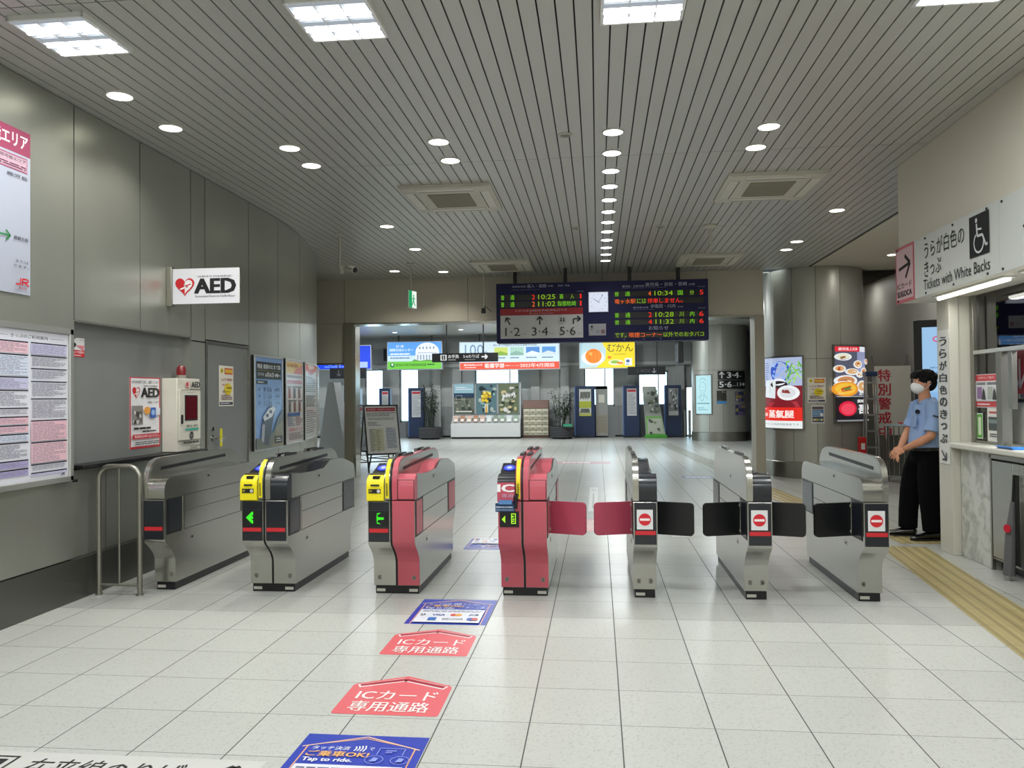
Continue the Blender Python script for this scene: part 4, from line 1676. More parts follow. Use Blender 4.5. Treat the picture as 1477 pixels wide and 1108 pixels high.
led_row(.715, .81, 0, [('普', 723, 728, GR), ('通', 737, 743, GR), ('2', 769, 773, RD), ('10:25', 778, 803, YG), ('喜', 809, 815, GR), ('入', 825, 830, YG), ('1', 839, 841, RD)])
led_row(.595, .695, 0, [('普', 723, 728, GR), ('通', 737, 743, GR), ('2', 769, 773, OR), ('11:02', 778, 803, YG), ('指宿枕崎', 806, 833, GR), ('1', 839, 841, RD)])
led_row(.735, .825, 0, [('普', 889, 895, GR), ('通', 904, 911, GR), ('4', 937, 941, OR), ('10:34', 946, 972, YG), ('国', 979, 986, GR), ('分', 996, 1002, YG), ('5', 1010, 1015, RD)])
led_row(.61, .705, 0, [('竜ヶ水駅', 889, 919, OR), ('には', 921, 934, YG), ('停車', 936, 951, RD), ('しません。', 953, 986, RD)])
led_row(.38, .475, 0, [('普', 889, 895, GR), ('通', 904, 911, GR), ('2', 937, 942, RD), ('10:28', 947, 973, YG), ('川', 981, 987, YG), ('内', 996, 1002, GR), ('6', 1009, 1015, RD)])
led_row(.265, .355, 0, [('普', 889, 895, GR), ('通', 904, 911, GR), ('4', 937, 942, RD), ('11:32', 947, 973, YG), ('川', 981, 987, YG), ('内', 996, 1002, GR), ('6', 1009, 1015, RD)])
led_row(.05, .145, 0, [('です。', 889, 905, YG), ('喫煙コーナー', 909, 956, OR), ('以外でのおタバコ', 958, 1015, YG)])
g.obj('led_text', t)
ck = MB()
ck.box(1.545, 1.875, -.018, 0, .485, .825, M('#cfd2dc', .3))
ck = ck.obj('clock', t, bevel=.004)
g = G(.310, .32, x0=1.555, z0=.495, y0=-.0185, em=.82)
g.rect(0, 0, 1, 1, '#dfe6f6')
g.k = 1
for k in range(12):
    a = math.radians(90 - 30 * k)
    cx, cy = .5 + .40 * math.cos(a) , .5 + .40 * math.sin(a)
    g.text(str(k or 12), cx - .03, cy - .04, cx + .03, cy + .04, '#77809a', .0, up=False)
g.obj('clock_face', ck)
g = G(.310, .32, x0=1.555, z0=.495, y0=-.022, rough=.4)
g.line([(.5, .5), (.5 - .26 , .5 + .17)], .007, '#3c404c')
g.line([(.5, .5), (.5 + .24 , .5 + .36)], .005, '#3c404c')
g.line([(.5, .5), (.56, .44)], .006, '#3c404c')
g.ellipse(.5, .5, .02, .022, '#3c404c')
g.obj('clock_hand', ck)
b = MB()
b.box(1.545, 1.83, -.006, 0, .10, .295, M('#a9a9ae', .4))
n = b.obj('notice', t)
g = G(.28, .19, x0=1.547, z0=.103, y0=-.007, rough=.4)
g.ellipse(.18, .76, .07, .10, '#22262c')
g.rows(.10, .45, .30, .60, 2, '#55585e', .5, 2)
g.ellipse(.84, .32, .12, .2, '#8a6a72')
g.rows(.45, .15, .70, .5, 4, '#8a8a90', .4, 3)
g.obj('printing', n)

# ------------------------------------------------------------------ adverts on the round column
def bent_box(cc, R, phi, arc, za, zb, draw, label, em, inset=.03, cat='lit advert'):
    """advert panel that follows the round column; phi = direction of its middle in degrees"""
    a = math.radians(phi)
    w = R * math.radians(arc)
    t = thing('curved_advert_panel', label, cat, (cc[0] + (R + .02) * math.cos(a), cc[1] + (R + .02) * math.sin(a), za), a + math.pi / 2)
    h = zb - za
    rr = R + .02
    f = G(w, h, x0=-w / 2, y0=0, bend=rr)
    fm = brushed('#7d7b74', .35, .7, (3, 3, 3), .04)
    n = 14
    for (xa, xb, z0, z1) in ((0, 1, 0, inset / h), (0, 1, 1 - inset / h, 1), (0, inset / w, 0, 1), (1 - inset / w, 1, 0, 1)):
        f.rect(xa, z0, xb, z1, fm, up=False)
    # rim thickness
    for z in (0, 1):
        for i in range(n):
            x0, x1 = i / n, (i + 1) / n
            p = [f.P(x0, z), f.P(x1, z)]
            f.add([p[0], p[1], (p[1][0], .03, p[1][2]), (p[0][0], .03, p[0][2])], [(0, 1, 2, 3)], fm)
    for x in (0, 1):
        p = [f.P(x, 0), f.P(x, 1)]
        f.add([p[0], p[1], (p[1][0], .03, p[1][2]), (p[0][0], .03, p[0][2])], [(0, 1, 2, 3)], fm)
    f.obj('frame', t)
    g = G(w - 2 * inset, h - 2 * inset, x0=-w / 2 + inset, z0=inset, y0=.004, bend=rr, em=em, eps=.0012)
    draw(g)
    g.obj('lit_picture', t)
    return t


def tea_advert(g):
    g.rect(0, .26, 1, 1, '#a9b6d6')
    g.rect(0, .26, 1, .60, '#7c1a26')
    g.poly([(0, .6), (0, 1), (.30, 1), (.28, .62)], '#c8d2ea')
    g.rows(.02, .62, .20, .95, 10, '#7a8ab8', .5, 3)
    g.ellipse(.52, .80, .26, .15, '#3558c0')
    g.ellipse(.52, .90, .24, .04, '#a8c4f0')
    for k in range(10):
        g.ellipse(.32 + random.random() * .4, .70 + random.random() * .16, .03, .02, '#90b0ee', 8)
    g.ellipse(.50, .655, .17, .05, '#e8ecf6')
    g.ellipse(.50, .62, .22, .05, '#2a2024')
    for k in range(26):
        x, y = .70 + random.random() * .28, .68 + random.random() * .30
        a = random.random() * 3.14
        g.line([(x, y), (x + .09 * math.cos(a), y - .06 * abs(math.sin(a)) - .02)], .018, random.choice(('#7ec83a', '#a8e060', '#4e9a2a')), up=(k % 9 == 0))
    g.poly([(.08, .44), (.42, .42), (.44, .66), (.40, .69), (.12, .68)], '#dce6ea')
    g.line([(.27, .50), (.28, .63)], .008, '#8a949c')
    g.ellipse(.72, .50, .24, .105, '#eceef0')
    g.ellipse(.72, .50, .17, .075, '#d8dade')
    g.poly([(.60, .50), (.78, .49), (.74, .54), (.60, .545)], '#8a3a3a')
    g.poly([(.14, .27), (.96, .30), (.90, .38), (.25, .36)], '#a83440')
    g.rect(0, .105, 1, .295, '#e02a20')
    g.text('蒸氣屋', .24, .145, .84, .255, '#f6e8e2', .05)
    g.text('薩摩', .04, .165, .19, .215, '#f2d8d2', .04)
    g.rows(.02, .265, .16, .28, 1, '#f2d8d2', .6, 2)
    g.rect(0, 0, 1, .105, '#e6ecec')
    g.text('かすたどん本店併設茶房です。', .05, .04, .97, .072, '#55606a', .01)


def food_advert(g):
    g.rect(0, 0, 1, 1, '#1b1b20')
    g.rect(0, .33, 1, 1, '#55586a')
    g.rect(0, .93, .70, 1, '#d8283a')
    g.text('鹿児島上天丼', .08, .945, .62, .985, '#f6dcdc', .03)
    g.rect(.70, .93, 1, 1, '#dfe2ea')
    g.rect(.60, .66, 1, .93, '#8f96ba')
    spots = ((.20, .86, .22, .05), (.62, .76, .16, .055), (.10, .70, .15, .05), (.42, .66, .20, .045), (.86, .66, .16, .06), (.66, .62, .14, .04), (.25, .54, .30, .075), (.72, .46, .20, .085), (.18, .45, .26, .09), (.92, .80, .10, .04))
    for (x, y, rx, ry) in spots:
        g.ellipse(x, y, rx, ry, '#e8eaec')
        g.ellipse(x, y + .004, rx * .72, ry * .70, random.choice(('#c8d0a8', '#d8a870', '#e2e0c8', '#b8c890', '#c88a5a')))
        for k in range(3):
            g.ellipse(x + random.uniform(-.4, .4) * rx, y + random.uniform(-.3, .3) * ry, rx * .22, ry * .25, random.choice(('#5a8a3a', '#c8502a', '#f0e6c8', '#8a4a2a')), 8, up=(k == 0))
    g.ellipse(.22, .43, .33, .10, '#e8982a')
    g.ellipse(.22, .435, .26, .075, '#f2c040')
    g.line([(.10, .43), (.34, .47)], .02, '#b84a20')
    g.line([(.12, .40), (.36, .42)], .02, '#c8602a')
    g.text('お食事', .58, .345, .96, .39, '#e8e8ec', .04)
    g.rect(0, .325, 1, .332, '#c8ccd0')
    g.ellipse(.26, .17, .22, .10, '#d82440')
    g.ellipse(.26, .165, .17, .075, '#f04860')
    g.text('美味', .50, .245, .74, .29, '#f0f0f0', .04)
    g.text('吾愛', .54, .10, .97, .22, '#f6f6f6', .06)
    g.rect(0, 0, 1, .02, '#8a8c92')


bent_box((3.83, 14.70), .84, 214.5, 63, .82, 2.095, tea_advert, 'large lit advert with blue tea cup and red band on the round column', .95)
bent_box((3.83, 14.70), .84, 304, 56, .94, 2.26, food_advert, 'tall lit advert of food dishes with a black lower part, right side of column', .90)


def bent_sheet(cc, R, phi, arc, za, zb, draw, name, label, cat='poster', em=0.0, thick=.003):
    a = math.radians(phi)
    w = R * math.radians(arc)
    rr = R + thick
    g = G(w, zb - za, x0=-w / 2, y0=0, bend=rr, eps=.0007, em=em, rough=.4)
    draw(g)
    o = g.obj(name, loc=(cc[0] + rr * math.cos(a), cc[1] + rr * math.sin(a), za), rz=a + math.pi / 2)
    return tag(o, label, cat)


def blue_notice(g):
    g.rect(0, 0, 1, 1, '#dad9d6')
    g.rect(.06, .78, .94, .94, '#5a4a50')
    g.rect(.06, .40, .94, .76, '#3f6f9a')
    g.rows(.10, .44, .90, .72, 4, '#a8c4d8', .4, 4)
    g.rect(.06, .06, .94, .38, '#3a4a6a')
    for k in range(8):
        g.ellipse(.15 + .1 * k, .2, .05, .07, random.choice(('#c8b040', '#d8d4c8', '#7a9a5a')), 8)
    g.ellipse(.78, .48, .12, .1, '#e8e8ea')


bent_sheet((3.83, 14.70), .832, 258.5, 20, 1.29, 1.71, priority_notice, 'warning_notice', 'white notice with yellow print on the round column between two adverts')
bent_sheet((3.83, 14.70), .832, 259.5, 14, .94, 1.24, blue_notice, 'small_poster', 'small blue poster low on the round column, under the yellow notice')

# ------------------------------------------------------------------ ticket booth on the right
b = MB()
b.box(2.86, 5.35, -4.2, 7.90, 2.285, CEIL + .1, m_upper)
struct(b.obj('wall_booth', smooth=0))
b = MB()
b.box(3.10, 3.18, 7.425, 7.68, 0, 2.285, m_offwhite)
b.box(3.175, 5.35, 7.52, 7.68, 0, 2.285, m_upper)
b.box(3.18, 3.30, 7.44, 7.52, 0, 2.285, m_offwhite)
struct(b.obj('wall_booth_end', bevel=.004))

t = thing('vertical_ticket_sign', 'tall white strip sign on the booth pillar pointing down to the right', 'sign', (3.098, 7.65, .80), RW)
b = MB()
b.box(0, .215, -.003, 0, 0, 1.20, m_white)
b.obj('plate', t)
g = G(.215, 1.20, y0=-.0035, rough=.4)
g.rect(0, 0, 1, 1, '#e2e2de')
for k, chh in enumerate('うらが白色のきっぷ'):
    y = .915 - k * .091
    sz = .066 if chh != 'っ' else .048
    g.text(chh, .16 if chh != 'っ' else .26, y - sz / 2, .84 if chh != 'っ' else .80, y + sz / 2, '#101214', .035)
g.line([(.28, .095), (.70, .035)], .018, '#1c1e20')
g.line([(.36, .03), (.72, .032), (.72, .085)], .018, '#1c1e20')
g.obj('printing', t)

# long sign over the counter
t = thing('counter_sign', 'long white overhead booth sign reading Tickets with White Backs, pink end panel', 'sign', (2.858, 7.93, 2.28), RW)
b = MB()
b.box(.455, 1.97, -.02, 0, 0, .52, m_white)
b.box(1.975, 3.9, -.02, 0, 0, .52, m_white)
b.obj('panel', t, bevel=.002)
b = MB()
b.box(0, .45, -.02, 0, 0, .52, M('#d8707c', .45))
b.obj('end_panel', t, bevel=.002)
g = G(3.9, .52, y0=-.0205, eps=.0006, rough=.4)
F_ = lambda m: m / 3.9
g.rect(F_(.455), 0, F_(1.97), 1, '#dcdfda')
g.rect(F_(1.975), 0, 1, 1, '#dcdfda')
g.rect(F_(.03), .05, F_(.425), .95, '#e6c4c8')
g.line([(F_(.09), .60), (F_(.36), .66)], .03, '#201c1c')
g.line([(F_(.235), .82), (F_(.36), .66), (F_(.25), .42)], .035, '#201c1c')
g.text('ICカード', F_(.05), .245, F_(.39), .35, '#3a2a2c', .02)
g.text('SUGOCA', F_(.05), .10, F_(.39), .20, '#3a2a2c', .05)
g.text('うらが白色の', F_(.68), .60, F_(1.44), .88, '#1e2020', .01)
g.text('きっぷ', F_(.68), .30, F_(1.02), .56, '#1e2020', .01)
g.text('Tickets with White Backs', F_(.66), .09, F_(1.84), .26, '#1e2020', .0)
g.rect(F_(1.53), .33, F_(1.84), .93, '#15171a')
hx, wy = 1.53, 1
g.ellipse(F_(1.645), .85, F_(.018), .035, '#e8eaea', 14)
g.line([(F_(1.65), .80), (F_(1.66), .62), (F_(1.74), .615), (F_(1.79), .45), (F_(1.815), .47)], .020, '#e8eaea')
g.line([(F_(1.655), .72), (F_(1.73), .70)], .014, '#e8eaea')
pts = []
for k in range(19):
    a = math.radians(125 + k * 14)
    pts.append((F_(1.685 + .075 * math.cos(a)), .525 + .145 * math.sin(a)))
g.line(pts, .016, '#e8eaea')
g.poly([(F_(2.30), .50), (F_(2.48), .26), (F_(3.2), .26), (F_(3.2), .78), (F_(2.48), .78)], '#15171a')
g.text('精算所', F_(2.6), .38, F_(3.1), .66, '#e8eaea', .02)
g.obj('printing', t)
b = MB()
for x in (.06, .70, 1.24, 1.80, 2.02, 2.6, 3.2):
    for z in (.02, .495):
        b.cyl((x, -.02, z), (x, -.028, z), .010, M('#3c3c3a', .4, .5), 10)
b.obj('screw', t)

for k, (ya, yb, lb) in enumerate(((6.15, 7.40, 'fluorescent tube under the booth sign, over the white pillar'), (4.75, 5.95, 'fluorescent tube under the booth sign, nearer to the camera at the right edge'))):
    t = thing('tube_lamp', lb, 'lamp', (3.0, ya, 2.285), group='tube lamps under the booth sign')
    b = MB()
    b.box(-.05, .05, 0, yb - ya, -.012, 0, m_white)
    b.obj('housing', t)
    b = MB()
    b.cyl((0, .02, -.022), (0, yb - ya - .02, -.022), .016, M('#fbfbf0', .3, 0, 5.0), 12)
    b.obj('tube', t)
    area_light('tube_light', (3.0, (ya + yb) / 2, 2.24), .06, 1.1, TUBE_POWER, (1, .99, .93))

# counter
b = MB()
b.prism([(3.085, .955), (3.085, .985), (3.095, .998), (3.80, .998), (3.80, .955), (3.16, .955), (3.15, .945), (3.10, .945)], .5, 7.42, brushed('#d2d1c6', .25, 0, (4, 4, 4), .05), axis='y')
tag(b.obj('countertop', bevel=.004), 'pale stone counter top of the ticket booth', 'counter')


def marble():
    m = bpy.data.materials.new('grey_marble')
    m.use_nodes = True
    nt, bs = nodes(m)
    tc = nt.nodes.new('ShaderNodeTexCoord')
    nz = nt.nodes.new('ShaderNodeTexNoise')
    nz.inputs['Scale'].default_value = 9
    nz.inputs['Detail'].default_value = 7
    nz.inputs['Distortion'].default_value = .6
    cr = nt.nodes.new('ShaderNodeValToRGB')
    cr.color_ramp.elements[0].position = .36
    cr.color_ramp.elements[0].color = (*rgb('#a8aaa2'), 1)
    cr.color_ramp.elements[1].position = .56
    cr.color_ramp.elements[1].color = (*rgb('#cfd0c9'), 1)
    nt.links.new(tc.outputs['Object'], nz.inputs['Vector'])
    nt.links.new(nz.outputs[0], cr.inputs[0])
    nt.links.new(cr.outputs[0], bs.inputs['Base Color'])
    bs.inputs['Roughness'].default_value = .3
    return m


b = MB()
b.box(3.175, 3.26, 6.90, 7.42, 0, .944, marble())
tag(b.obj('counter_front_panel', bevel=.003), 'grey marble front panel below the booth counter beside the pillar', 'panel')
t = thing('counter_cabinet', 'stainless steel cabinet with two doors under the booth counter', 'cabinet', (3.17, 6.88, 0), RW)
b = MB()
b.box(0, 2.2, .01, .55, .10, .935, m_gap)
b.box(.04, 2.2, .10, .55, 0, .10, m_black)
b.obj('carcass', t)
b = MB()
for a in ((0, .025, 0, .935), (0, 2.2, .90, .935)):
    b.box(a[0], a[1], -.006, .02, a[2], a[3], m_steel_d)
b.box(.025, 2.2, .0, .02, .09, .105, m_steel_d)
b.obj('frame', t, bevel=.002)
m_door = brushed('#a6a59c', .33, .9, (2, 2, 20), .06)
for xa, xb in ((.035, .36), (.455, .98), (1.0, 1.6)):
    b = MB()
    b.box(xa, xb, -.004, .018, .11, .885, m_door)
    b.obj('door', t, bevel=.004)
b = MB()
b.box(.363, .452, -.002, .012, .80, .885, m_door)
b.obj('filler_panel', t, bevel=.002)
t = thing('closed_umbrella', 'dark grey closed umbrella with a red round tag leaning in the cabinet gap', 'umbrella', (3.115, 6.46, 0))
b = MB()
b.tube([(-.01, .01, .04), (0, .0, .35), (.015, -.01, .60)], [.042, .036, .016], M('#5a5b5c', .7), 10)
b.obj('canopy', t)
b = MB()
b.tube([(.015, -.01, .60), (.025, -.015, .80)], .009, m_black)
b.cyl((-.01, .01, .0), (-.01, .01, .05), .006, m_steel)
b.obj('shaft', t)
b = MB()
b.cyl((-.035, -.03, .40), (-.041, -.032, .40), .032, M('#c01c30', .4), 20)
b.obj('tag_disc', t)

# window of the booth
t = struct(MB().box(3.27, 3.33, 7.36, 7.42, .998, 2.285, m_steel_d).obj('window_8', bevel=.003))
b = MB()
b.box(3.27, 3.33, .5, 7.36, 1.765, 1.80, M('#c5c6c2', .3, .6))
b.box(3.275, 3.325, .5, 7.36, .998, 1.02, m_steel_d)
b.box(3.26, 3.34, 6.86, 6.95, .998, 1.77, M('#77776f', .4, .5))
b.box(3.28, 3.32, 6.73, 6.79, 1.3, 1.77, m_steel_d)
b.obj('window_frame', t, bevel=.003)
b = MB()
b.box(3.298, 3.302, .5, 7.36, 1.80, 2.285, glass((.92, .95, .97), .06))
b.box(3.298, 3.302, 6.95, 7.36, 1.02, 1.765, glass((.92, .95, .97), .04))
b.obj('pane', t)
g = G(.42, .285, eps=.0008, rough=.35)
g.rect(0, 0, 1, 1, '#e2dcdc')
g.rect(.03, .80, .97, .98, '#c83440')
g.text('切符のご案内', .12, .86, .80, .93, '#f0dede', .02)
g.rect(.03, .03, .97, .18, '#c83440')
g.rows(.1, .06, .9, .14, 1, '#f0dede', .5, 4)
for k in (0, 1):
    x = .05 + .46 * k
    g.rect(x, .20, x + .44, .78, '#d8dade')
    g.rows(x + .03, .68, x + .41, .76, 2, '#33363c', .7, 2)
    g.rect(x + .05, .26, x + .26, .62, ('#8a6a9a', '#a8b0a8')[k])
    g.poly([(x + .25, .24), (x + .42, .24), (x + .38, .48), (x + .32, .60), (x + .28, .46)], '#2a2c30')
tag(g.obj('window_poster', loc=(3.293, 7.38, 1.305), rz=RW), 'red bordered poster with two panels stuck on the booth window', 'poster')
g = G(.11, .22, eps=.0008, rough=.35)
g.rect(0, 0, 1, 1, '#dfe6da')
g.rect(.08, .04, .92, .96, '#58a83a')
g.rect(.25, .15, .75, .85, '#d6e6c8')
tag(g.obj('window_card', loc=(3.293, 7.365, 1.035), rz=RW), 'narrow green card low on the booth window', 'card')
g = G(.21, .285, eps=.0008, rough=.35)
g.rect(0, 0, 1, 1, '#e4e2dc')
g.rect(.15, .84, .85, .90, '#c04a50')
g.rect(.10, .34, .90, .74, '#3f4a4a')
g.rect(.10, .55, .90, .66, '#7a8a8a')
g.rows(.2, .14, .8, .26, 2, '#55585c', .6, 3)
tag(g.obj('window_notice', loc=(3.293, 7.175, 1.018), rz=RW), 'white notice with a dark picture low on the booth window', 'notice')

# inside the booth
b = MB()
b.box(4.9, 5.0, -1, 7.5, 0, 2.285, M('#a8aec4', .6))
b.box(3.33, 4.9, -1.1, -1.0, 0, 2.285, M('#9aa0b0', .6))
struct(b.obj('wall_booth_inner', smooth=0))
b = MB()
b.box(3.75, 3.85, -4.2, 7.44, 0, .95, m_upper)
struct(b.obj('wall_counter_back', smooth=0))
b = MB()
b.box(3.27, 3.74, -1, 7.43, .10, .16, M('#55585c', .6))
struct(b.obj('floor_booth', smooth=0))
g = G(1.9, .6, eps=.002, rough=.35)
g.rect(0, 0, 1, 1, '#7780b4')
g.rect(.10, .08, .45, .34, '#c2c6da')
g.rows(.05, .60, .40, .70, 1, '#c2c6da', .6, 6)
g.rect(.60, 0, 1, .9, '#b0607c')
g.text('窓口', .68, .25, .95, .75, '#e6c6ce', .02)
tag(g.obj('booth_notice_board', loc=(4.88, 6.9, 1.75), rz=RW), 'blue and maroon notice board inside the ticket booth', 'notice board')
g = G(.42, .85, eps=.0008, rough=.35)
g.rect(0, 0, 1, 1, '#b3283c')
g.text('割引', .15, .80, .85, .95, '#e8c8cc', .02)
g.text('実', .32, .61, .70, .77, '#e8c8cc', .02)
g.text('証', .32, .42, .70, .58, '#e8c8cc', .02)
g.line([(.5, .34), (.5, .08)], .03, '#eadadc')
g.line([(.30, .19), (.5, .06), (.70, .19)], .03, '#eadadc')
tag(g.obj('red_arrow_notice', loc=(3.45, 7.16, 1.42), rz=RW), 'red notice with a white down arrow hanging inside the booth window', 'notice')
g = G(.22, .30, eps=.001, rough=.4)
g.rect(0, 0, 1, 1, '#dfe0d4')
g.rect(0, .62, 1, .95, '#a8c82a')
g.text('12', .25, .1, .75, .35, '#2a2c2a', .02)
tag(g.obj('wall_calendar', loc=(3.8, 7.45, 1.48), rz=math.radians(0)), 'green topped calendar on the wall inside the booth', 'calendar')

t = thing('printer', 'white ticket machine with cable standing on the desk inside the booth', 'machine', (3.47, 6.84, .999))
b = MB()
b.box(0, .30, 0, .42, .0, .36, m_white)
b.obj('body', t, bevel=.012)
b = MB()
b.box(-.03, .33, -.02, .46, .36, .385, m_black)
b.obj('top_tray', t, bevel=.004)
b = MB()
b.tube([(-.01, .36, .10), (-.08, .42, .18), (-.04, .50, .24), (.02, .55, .20)], .008, m_offwhite)
b.obj('cable', t)
t = thing('card_terminal', 'card payment terminal with colour keys on top of the booth machine', 'payment terminal', (3.49, 7.02, 1.386))
b = MB()
b.prism([(0, 0), (.16, 0), (.16, .10), (0, .04)], 0, .16, m_black, axis='y')
b.obj('keypad', t, bevel=.004)
b = MB()
b.prism([(-.004, .045), (.0, .0), (-.008, .0)], .01, .08, M('#7ac0a8', .4), axis='y')
b.prism([(-.004, .045), (.0, .0), (-.008, .0)], .085, .155, M('#d898a8', .4), axis='y')
b.obj('colour_label', t)
b = MB()
b.prism([(.05, .10), (.12, .25), (.14, .24), (.08, .09)], .02, .14, M('#a8aaa8', .4), axis='y')
b.prism([(.045, .11), (.10, .22), (.104, .218), (.05, .108)], .03, .075, M('#c83440', .4), axis='y')
b.obj('display', t, bevel=.003)
b = MB()
b.prism([(-.15, 0), (.15, 0), (.17, .02), (.155, .022), (.14, .008), (-.14, .008), (-.155, .022), (-.17, .02)], -.12, .12, M('#2f7fd6', .35), axis='y')
tag(b.obj('coin_tray', loc=(3.26, 6.50, .999), bevel=.003), 'blue plastic coin tray on the booth counter', 'tray')
area_light('booth_lamp', (4.0, 6.2, 2.2), .6, 1.2, 45, (.95, .97, 1))

# ------------------------------------------------------------------ passage beside the booth
t = thing('digital_signage', 'tall black digital sign with a pale blue screen behind the attendant', 'screen', (4.28, 11.35, 0), math.radians(-20))
b = MB()
b.box(0, 1.05, 0, .18, .12, 2.42, m_black)
b.box(.05, 1.0, .02, .16, 0, .12, m_black)
b.obj('case', t, bevel=.01)
b = MB()
b.box(.06, 1.0, -.004, 0, .14, .92, M('#6e706e', .5))
b.obj('lower_panel', t, bevel=.003)
g = G(.90, 1.35, x0=.10, z0=.97, y0=-.002, em=.75, eps=.001)
g.rect(0, 0, 1, 1, '#8fc0f2')
g.rect(0, .35, 1, 1, '#a2cdf6')
g.ellipse(.20, .88, .06, .03, '#e05a80', 14)
g.ellipse(.20, .88, .04, .018, '#a2cdf6', 14)
g.text('桜島', .32, .865, .48, .895, '#3a5a9a', .02)
g.rows(.1, .42, .8, .62, 4, '#7aa0d0', .3, 4)
g.obj('screen_image', t)

t = thing('warning_board', 'white standing board with red vertical characters behind the rod fence', 'sign', (4.72, 14.25, 0), math.radians(-6))
b = MB()
b.box(0, .58, 0, .02, .72, 1.90, M('#c2c0b6', .5))
b.obj('board', t, bevel=.003)
b = MB()
for x in (.04, .52):
    b.box(x, x + .025, .02, .045, 0, 1.80, m_steel_d)
b.box(0, .58, -.05, .10, 0, .02, m_steel_d)
b.obj('stand', t)
g = G(.58, 1.18, z0=.72, y0=-.001, rough=.4)
for k, ch_ in enumerate('特別警戒中'):
    g.text(ch_, .10, .78 - k * .205, .44, .95 - k * .205, '#b02a38', .03)
g.obj('printing', t)

t = thing('step_ladder', 'folded aluminium step ladder with a blue top beside the round column', 'ladder', (4.55, 13.9, 0))
al = brushed('#b9bbb9', .35, .8, (2, 2, 2), .04)
for nm, x0_, x1_ in (('rail', -.07, -.11), ('rail', .07, .12)):
    for y in (0, .10):
        b = MB()
        b.tube([(x0_, y, 1.74), (x1_, y + (.02 if y else -.02), 0)], .016, al, 8)
        b.obj(nm, t)
for k in range(6):
    b = MB()
    w = .07 + .045 * (1 - k / 6)
    z = .25 + k * .27
    b.box(-w, w, -.035, .01, z, z + .03, al)
    b.obj('rung', t)
b = MB()
b.box(-.095, .095, -.04, .14, 1.72, 1.80, M('#1d3357', .45))
b.obj('top_cap', t, bevel=.008)

t = thing('rod_fence', 'low steel rod fence with a flat hand rail behind the attendant', 'fence', (4.66, 13.55, 0), math.radians(-62))
b = MB()
b.box(0, 2.6, -.02, .02, .90, .95, m_steel_d)
b.obj('top_rail', t, bevel=.004)
b = MB()
b.box(0, 2.6, -.012, .012, .08, .11, m_steel_d)
b.obj('bottom_rail', t)
for k in range(26):
    b = MB()
    b.cyl((.05 + k * .1, 0, .10), (.05 + k * .1, 0, .91), .010, m_steel_d, 8)
    b.obj('rod', t)
for x in (.0, 1.3, 2.58):
    b = MB()
    b.box(x, x + .035, -.018, .018, 0, .92, m_steel_d)
    b.obj('post', t)
t = thing('red_tray', 'flat red tray lying on top of the rod fence', 'tray', (4.93, 13.05, .951), math.radians(-62))
b = MB()
b.box(-.25, .25, -.10, .10, 0, .022, m_red)
b.obj('base_plate', t, bevel=.006)
b = MB()
b.box(-.25, .25, .085, .10, .022, .045, m_red)
b.obj('rim', t)
t = thing('fire_extinguisher_box', 'small red fire extinguisher box by the round column foot', 'extinguisher', (4.30, 13.62, 0))
b = MB()
b.box(-.055, .055, -.05, .05, .0, .72, M('#c01c20', .4))
b.obj('box', t, bevel=.006)
b = MB()
b.box(-.03, .03, -.053, -.05, .52, .62, m_white)
b.obj('label_plate', t)
t = thing('cable_hook', 'grey bent cable loops sticking out of the wall above the warning board', 'cable', (4.75, 14.4, 0))
b = MB()
b.tube([(-.02, 0, 2.08), (.0, 0, 1.98), (.06, 0, 1.90), (.14, .0, 1.87)], .012, M('#77777a', .5))
b.tube([(.56, 0, 2.10), (.55, 0, 1.98), (.52, 0, 1.88), (.46, 0, 1.84)], .012, M('#77777a', .5))
b.tube([(.14, 0, 1.87), (.30, .02, 1.80), (.46, 0, 1.84)], .010, M('#77777a', .5))
b.obj('loop', t)
b = MB()
b.tube([(.30, .02, 1.80), (.30, .05, .9), (.30, .05, .02)], .010, M('#77777a', .5))
b.obj('lead', t)

# tactile paving
def tactile_mat():
    m = bpy.data.materials.new('tactile_yellow')
    m.use_nodes = True
    nt, bs = nodes(m)
    N, Lk = nt.nodes.new, nt.links.new
    tc = N('ShaderNodeTexCoord')
    sp = N('ShaderNodeSeparateXYZ')
    Lk(tc.outputs['Object'], sp.inputs[0])
    def line(o, pitch, lo, off):
        a = N('ShaderNodeMath'); a.operation = 'MULTIPLY_ADD'; a.inputs[1].default_value = 1 / pitch; a.inputs[2].default_value = off
        Lk(o, a.inputs[0])
        f = N('ShaderNodeMath'); f.operation = 'FRACT'; Lk(a.outputs[0], f.inputs[0])
        l = N('ShaderNodeMath'); l.operation = 'LESS_THAN'; l.inputs[1].default_value = lo; Lk(f.outputs[0], l.inputs[0])
        return l.outputs[0]
    lx = line(sp.outputs[0], .09, .30, .15)
    ly = line(sp.outputs[1], .40, .012, 0)
    mx = N('ShaderNodeMix'); mx.data_type = 'RGBA'
    mx.inputs['A'].default_value = (*rgb('#a8996a'), 1)
    mx.inputs['B'].default_value = (*rgb('#8f8257'), 1)
    Lk(lx, mx.inputs['Factor'])
    my = N('ShaderNodeMix'); my.data_type = 'RGBA'
    my.inputs['B'].default_value = (*rgb('#6b6240'), 1)
    Lk(mx.outputs['Result'], my.inputs['A']); Lk(ly, my.inputs['Factor'])
    Lk(my.outputs['Result'], bs.inputs['Base Color'])
    bs.inputs['Roughness'].default_value = .45
    return m


m_tac = tactile_mat()


def strip(x, y, ln, w, ang, label, grp='tactile paving strips'):
    b = MB()
    b.box(-w / 2, w / 2, 0, ln, 0, .002, m_tac)
    for k in range(4):
        xx = -w / 2 + w * (k + .5) / 4
        b.prism([(xx - .017, .002), (xx + .017, .002), (xx + .011, .0055), (xx - .011, .0055)], .01, ln - .01, m_tac, axis='y')
    return tag(b.obj('tactile_paving', loc=(x, y, 0), rz=math.radians(ang)), label, 'tactile paving', grp)


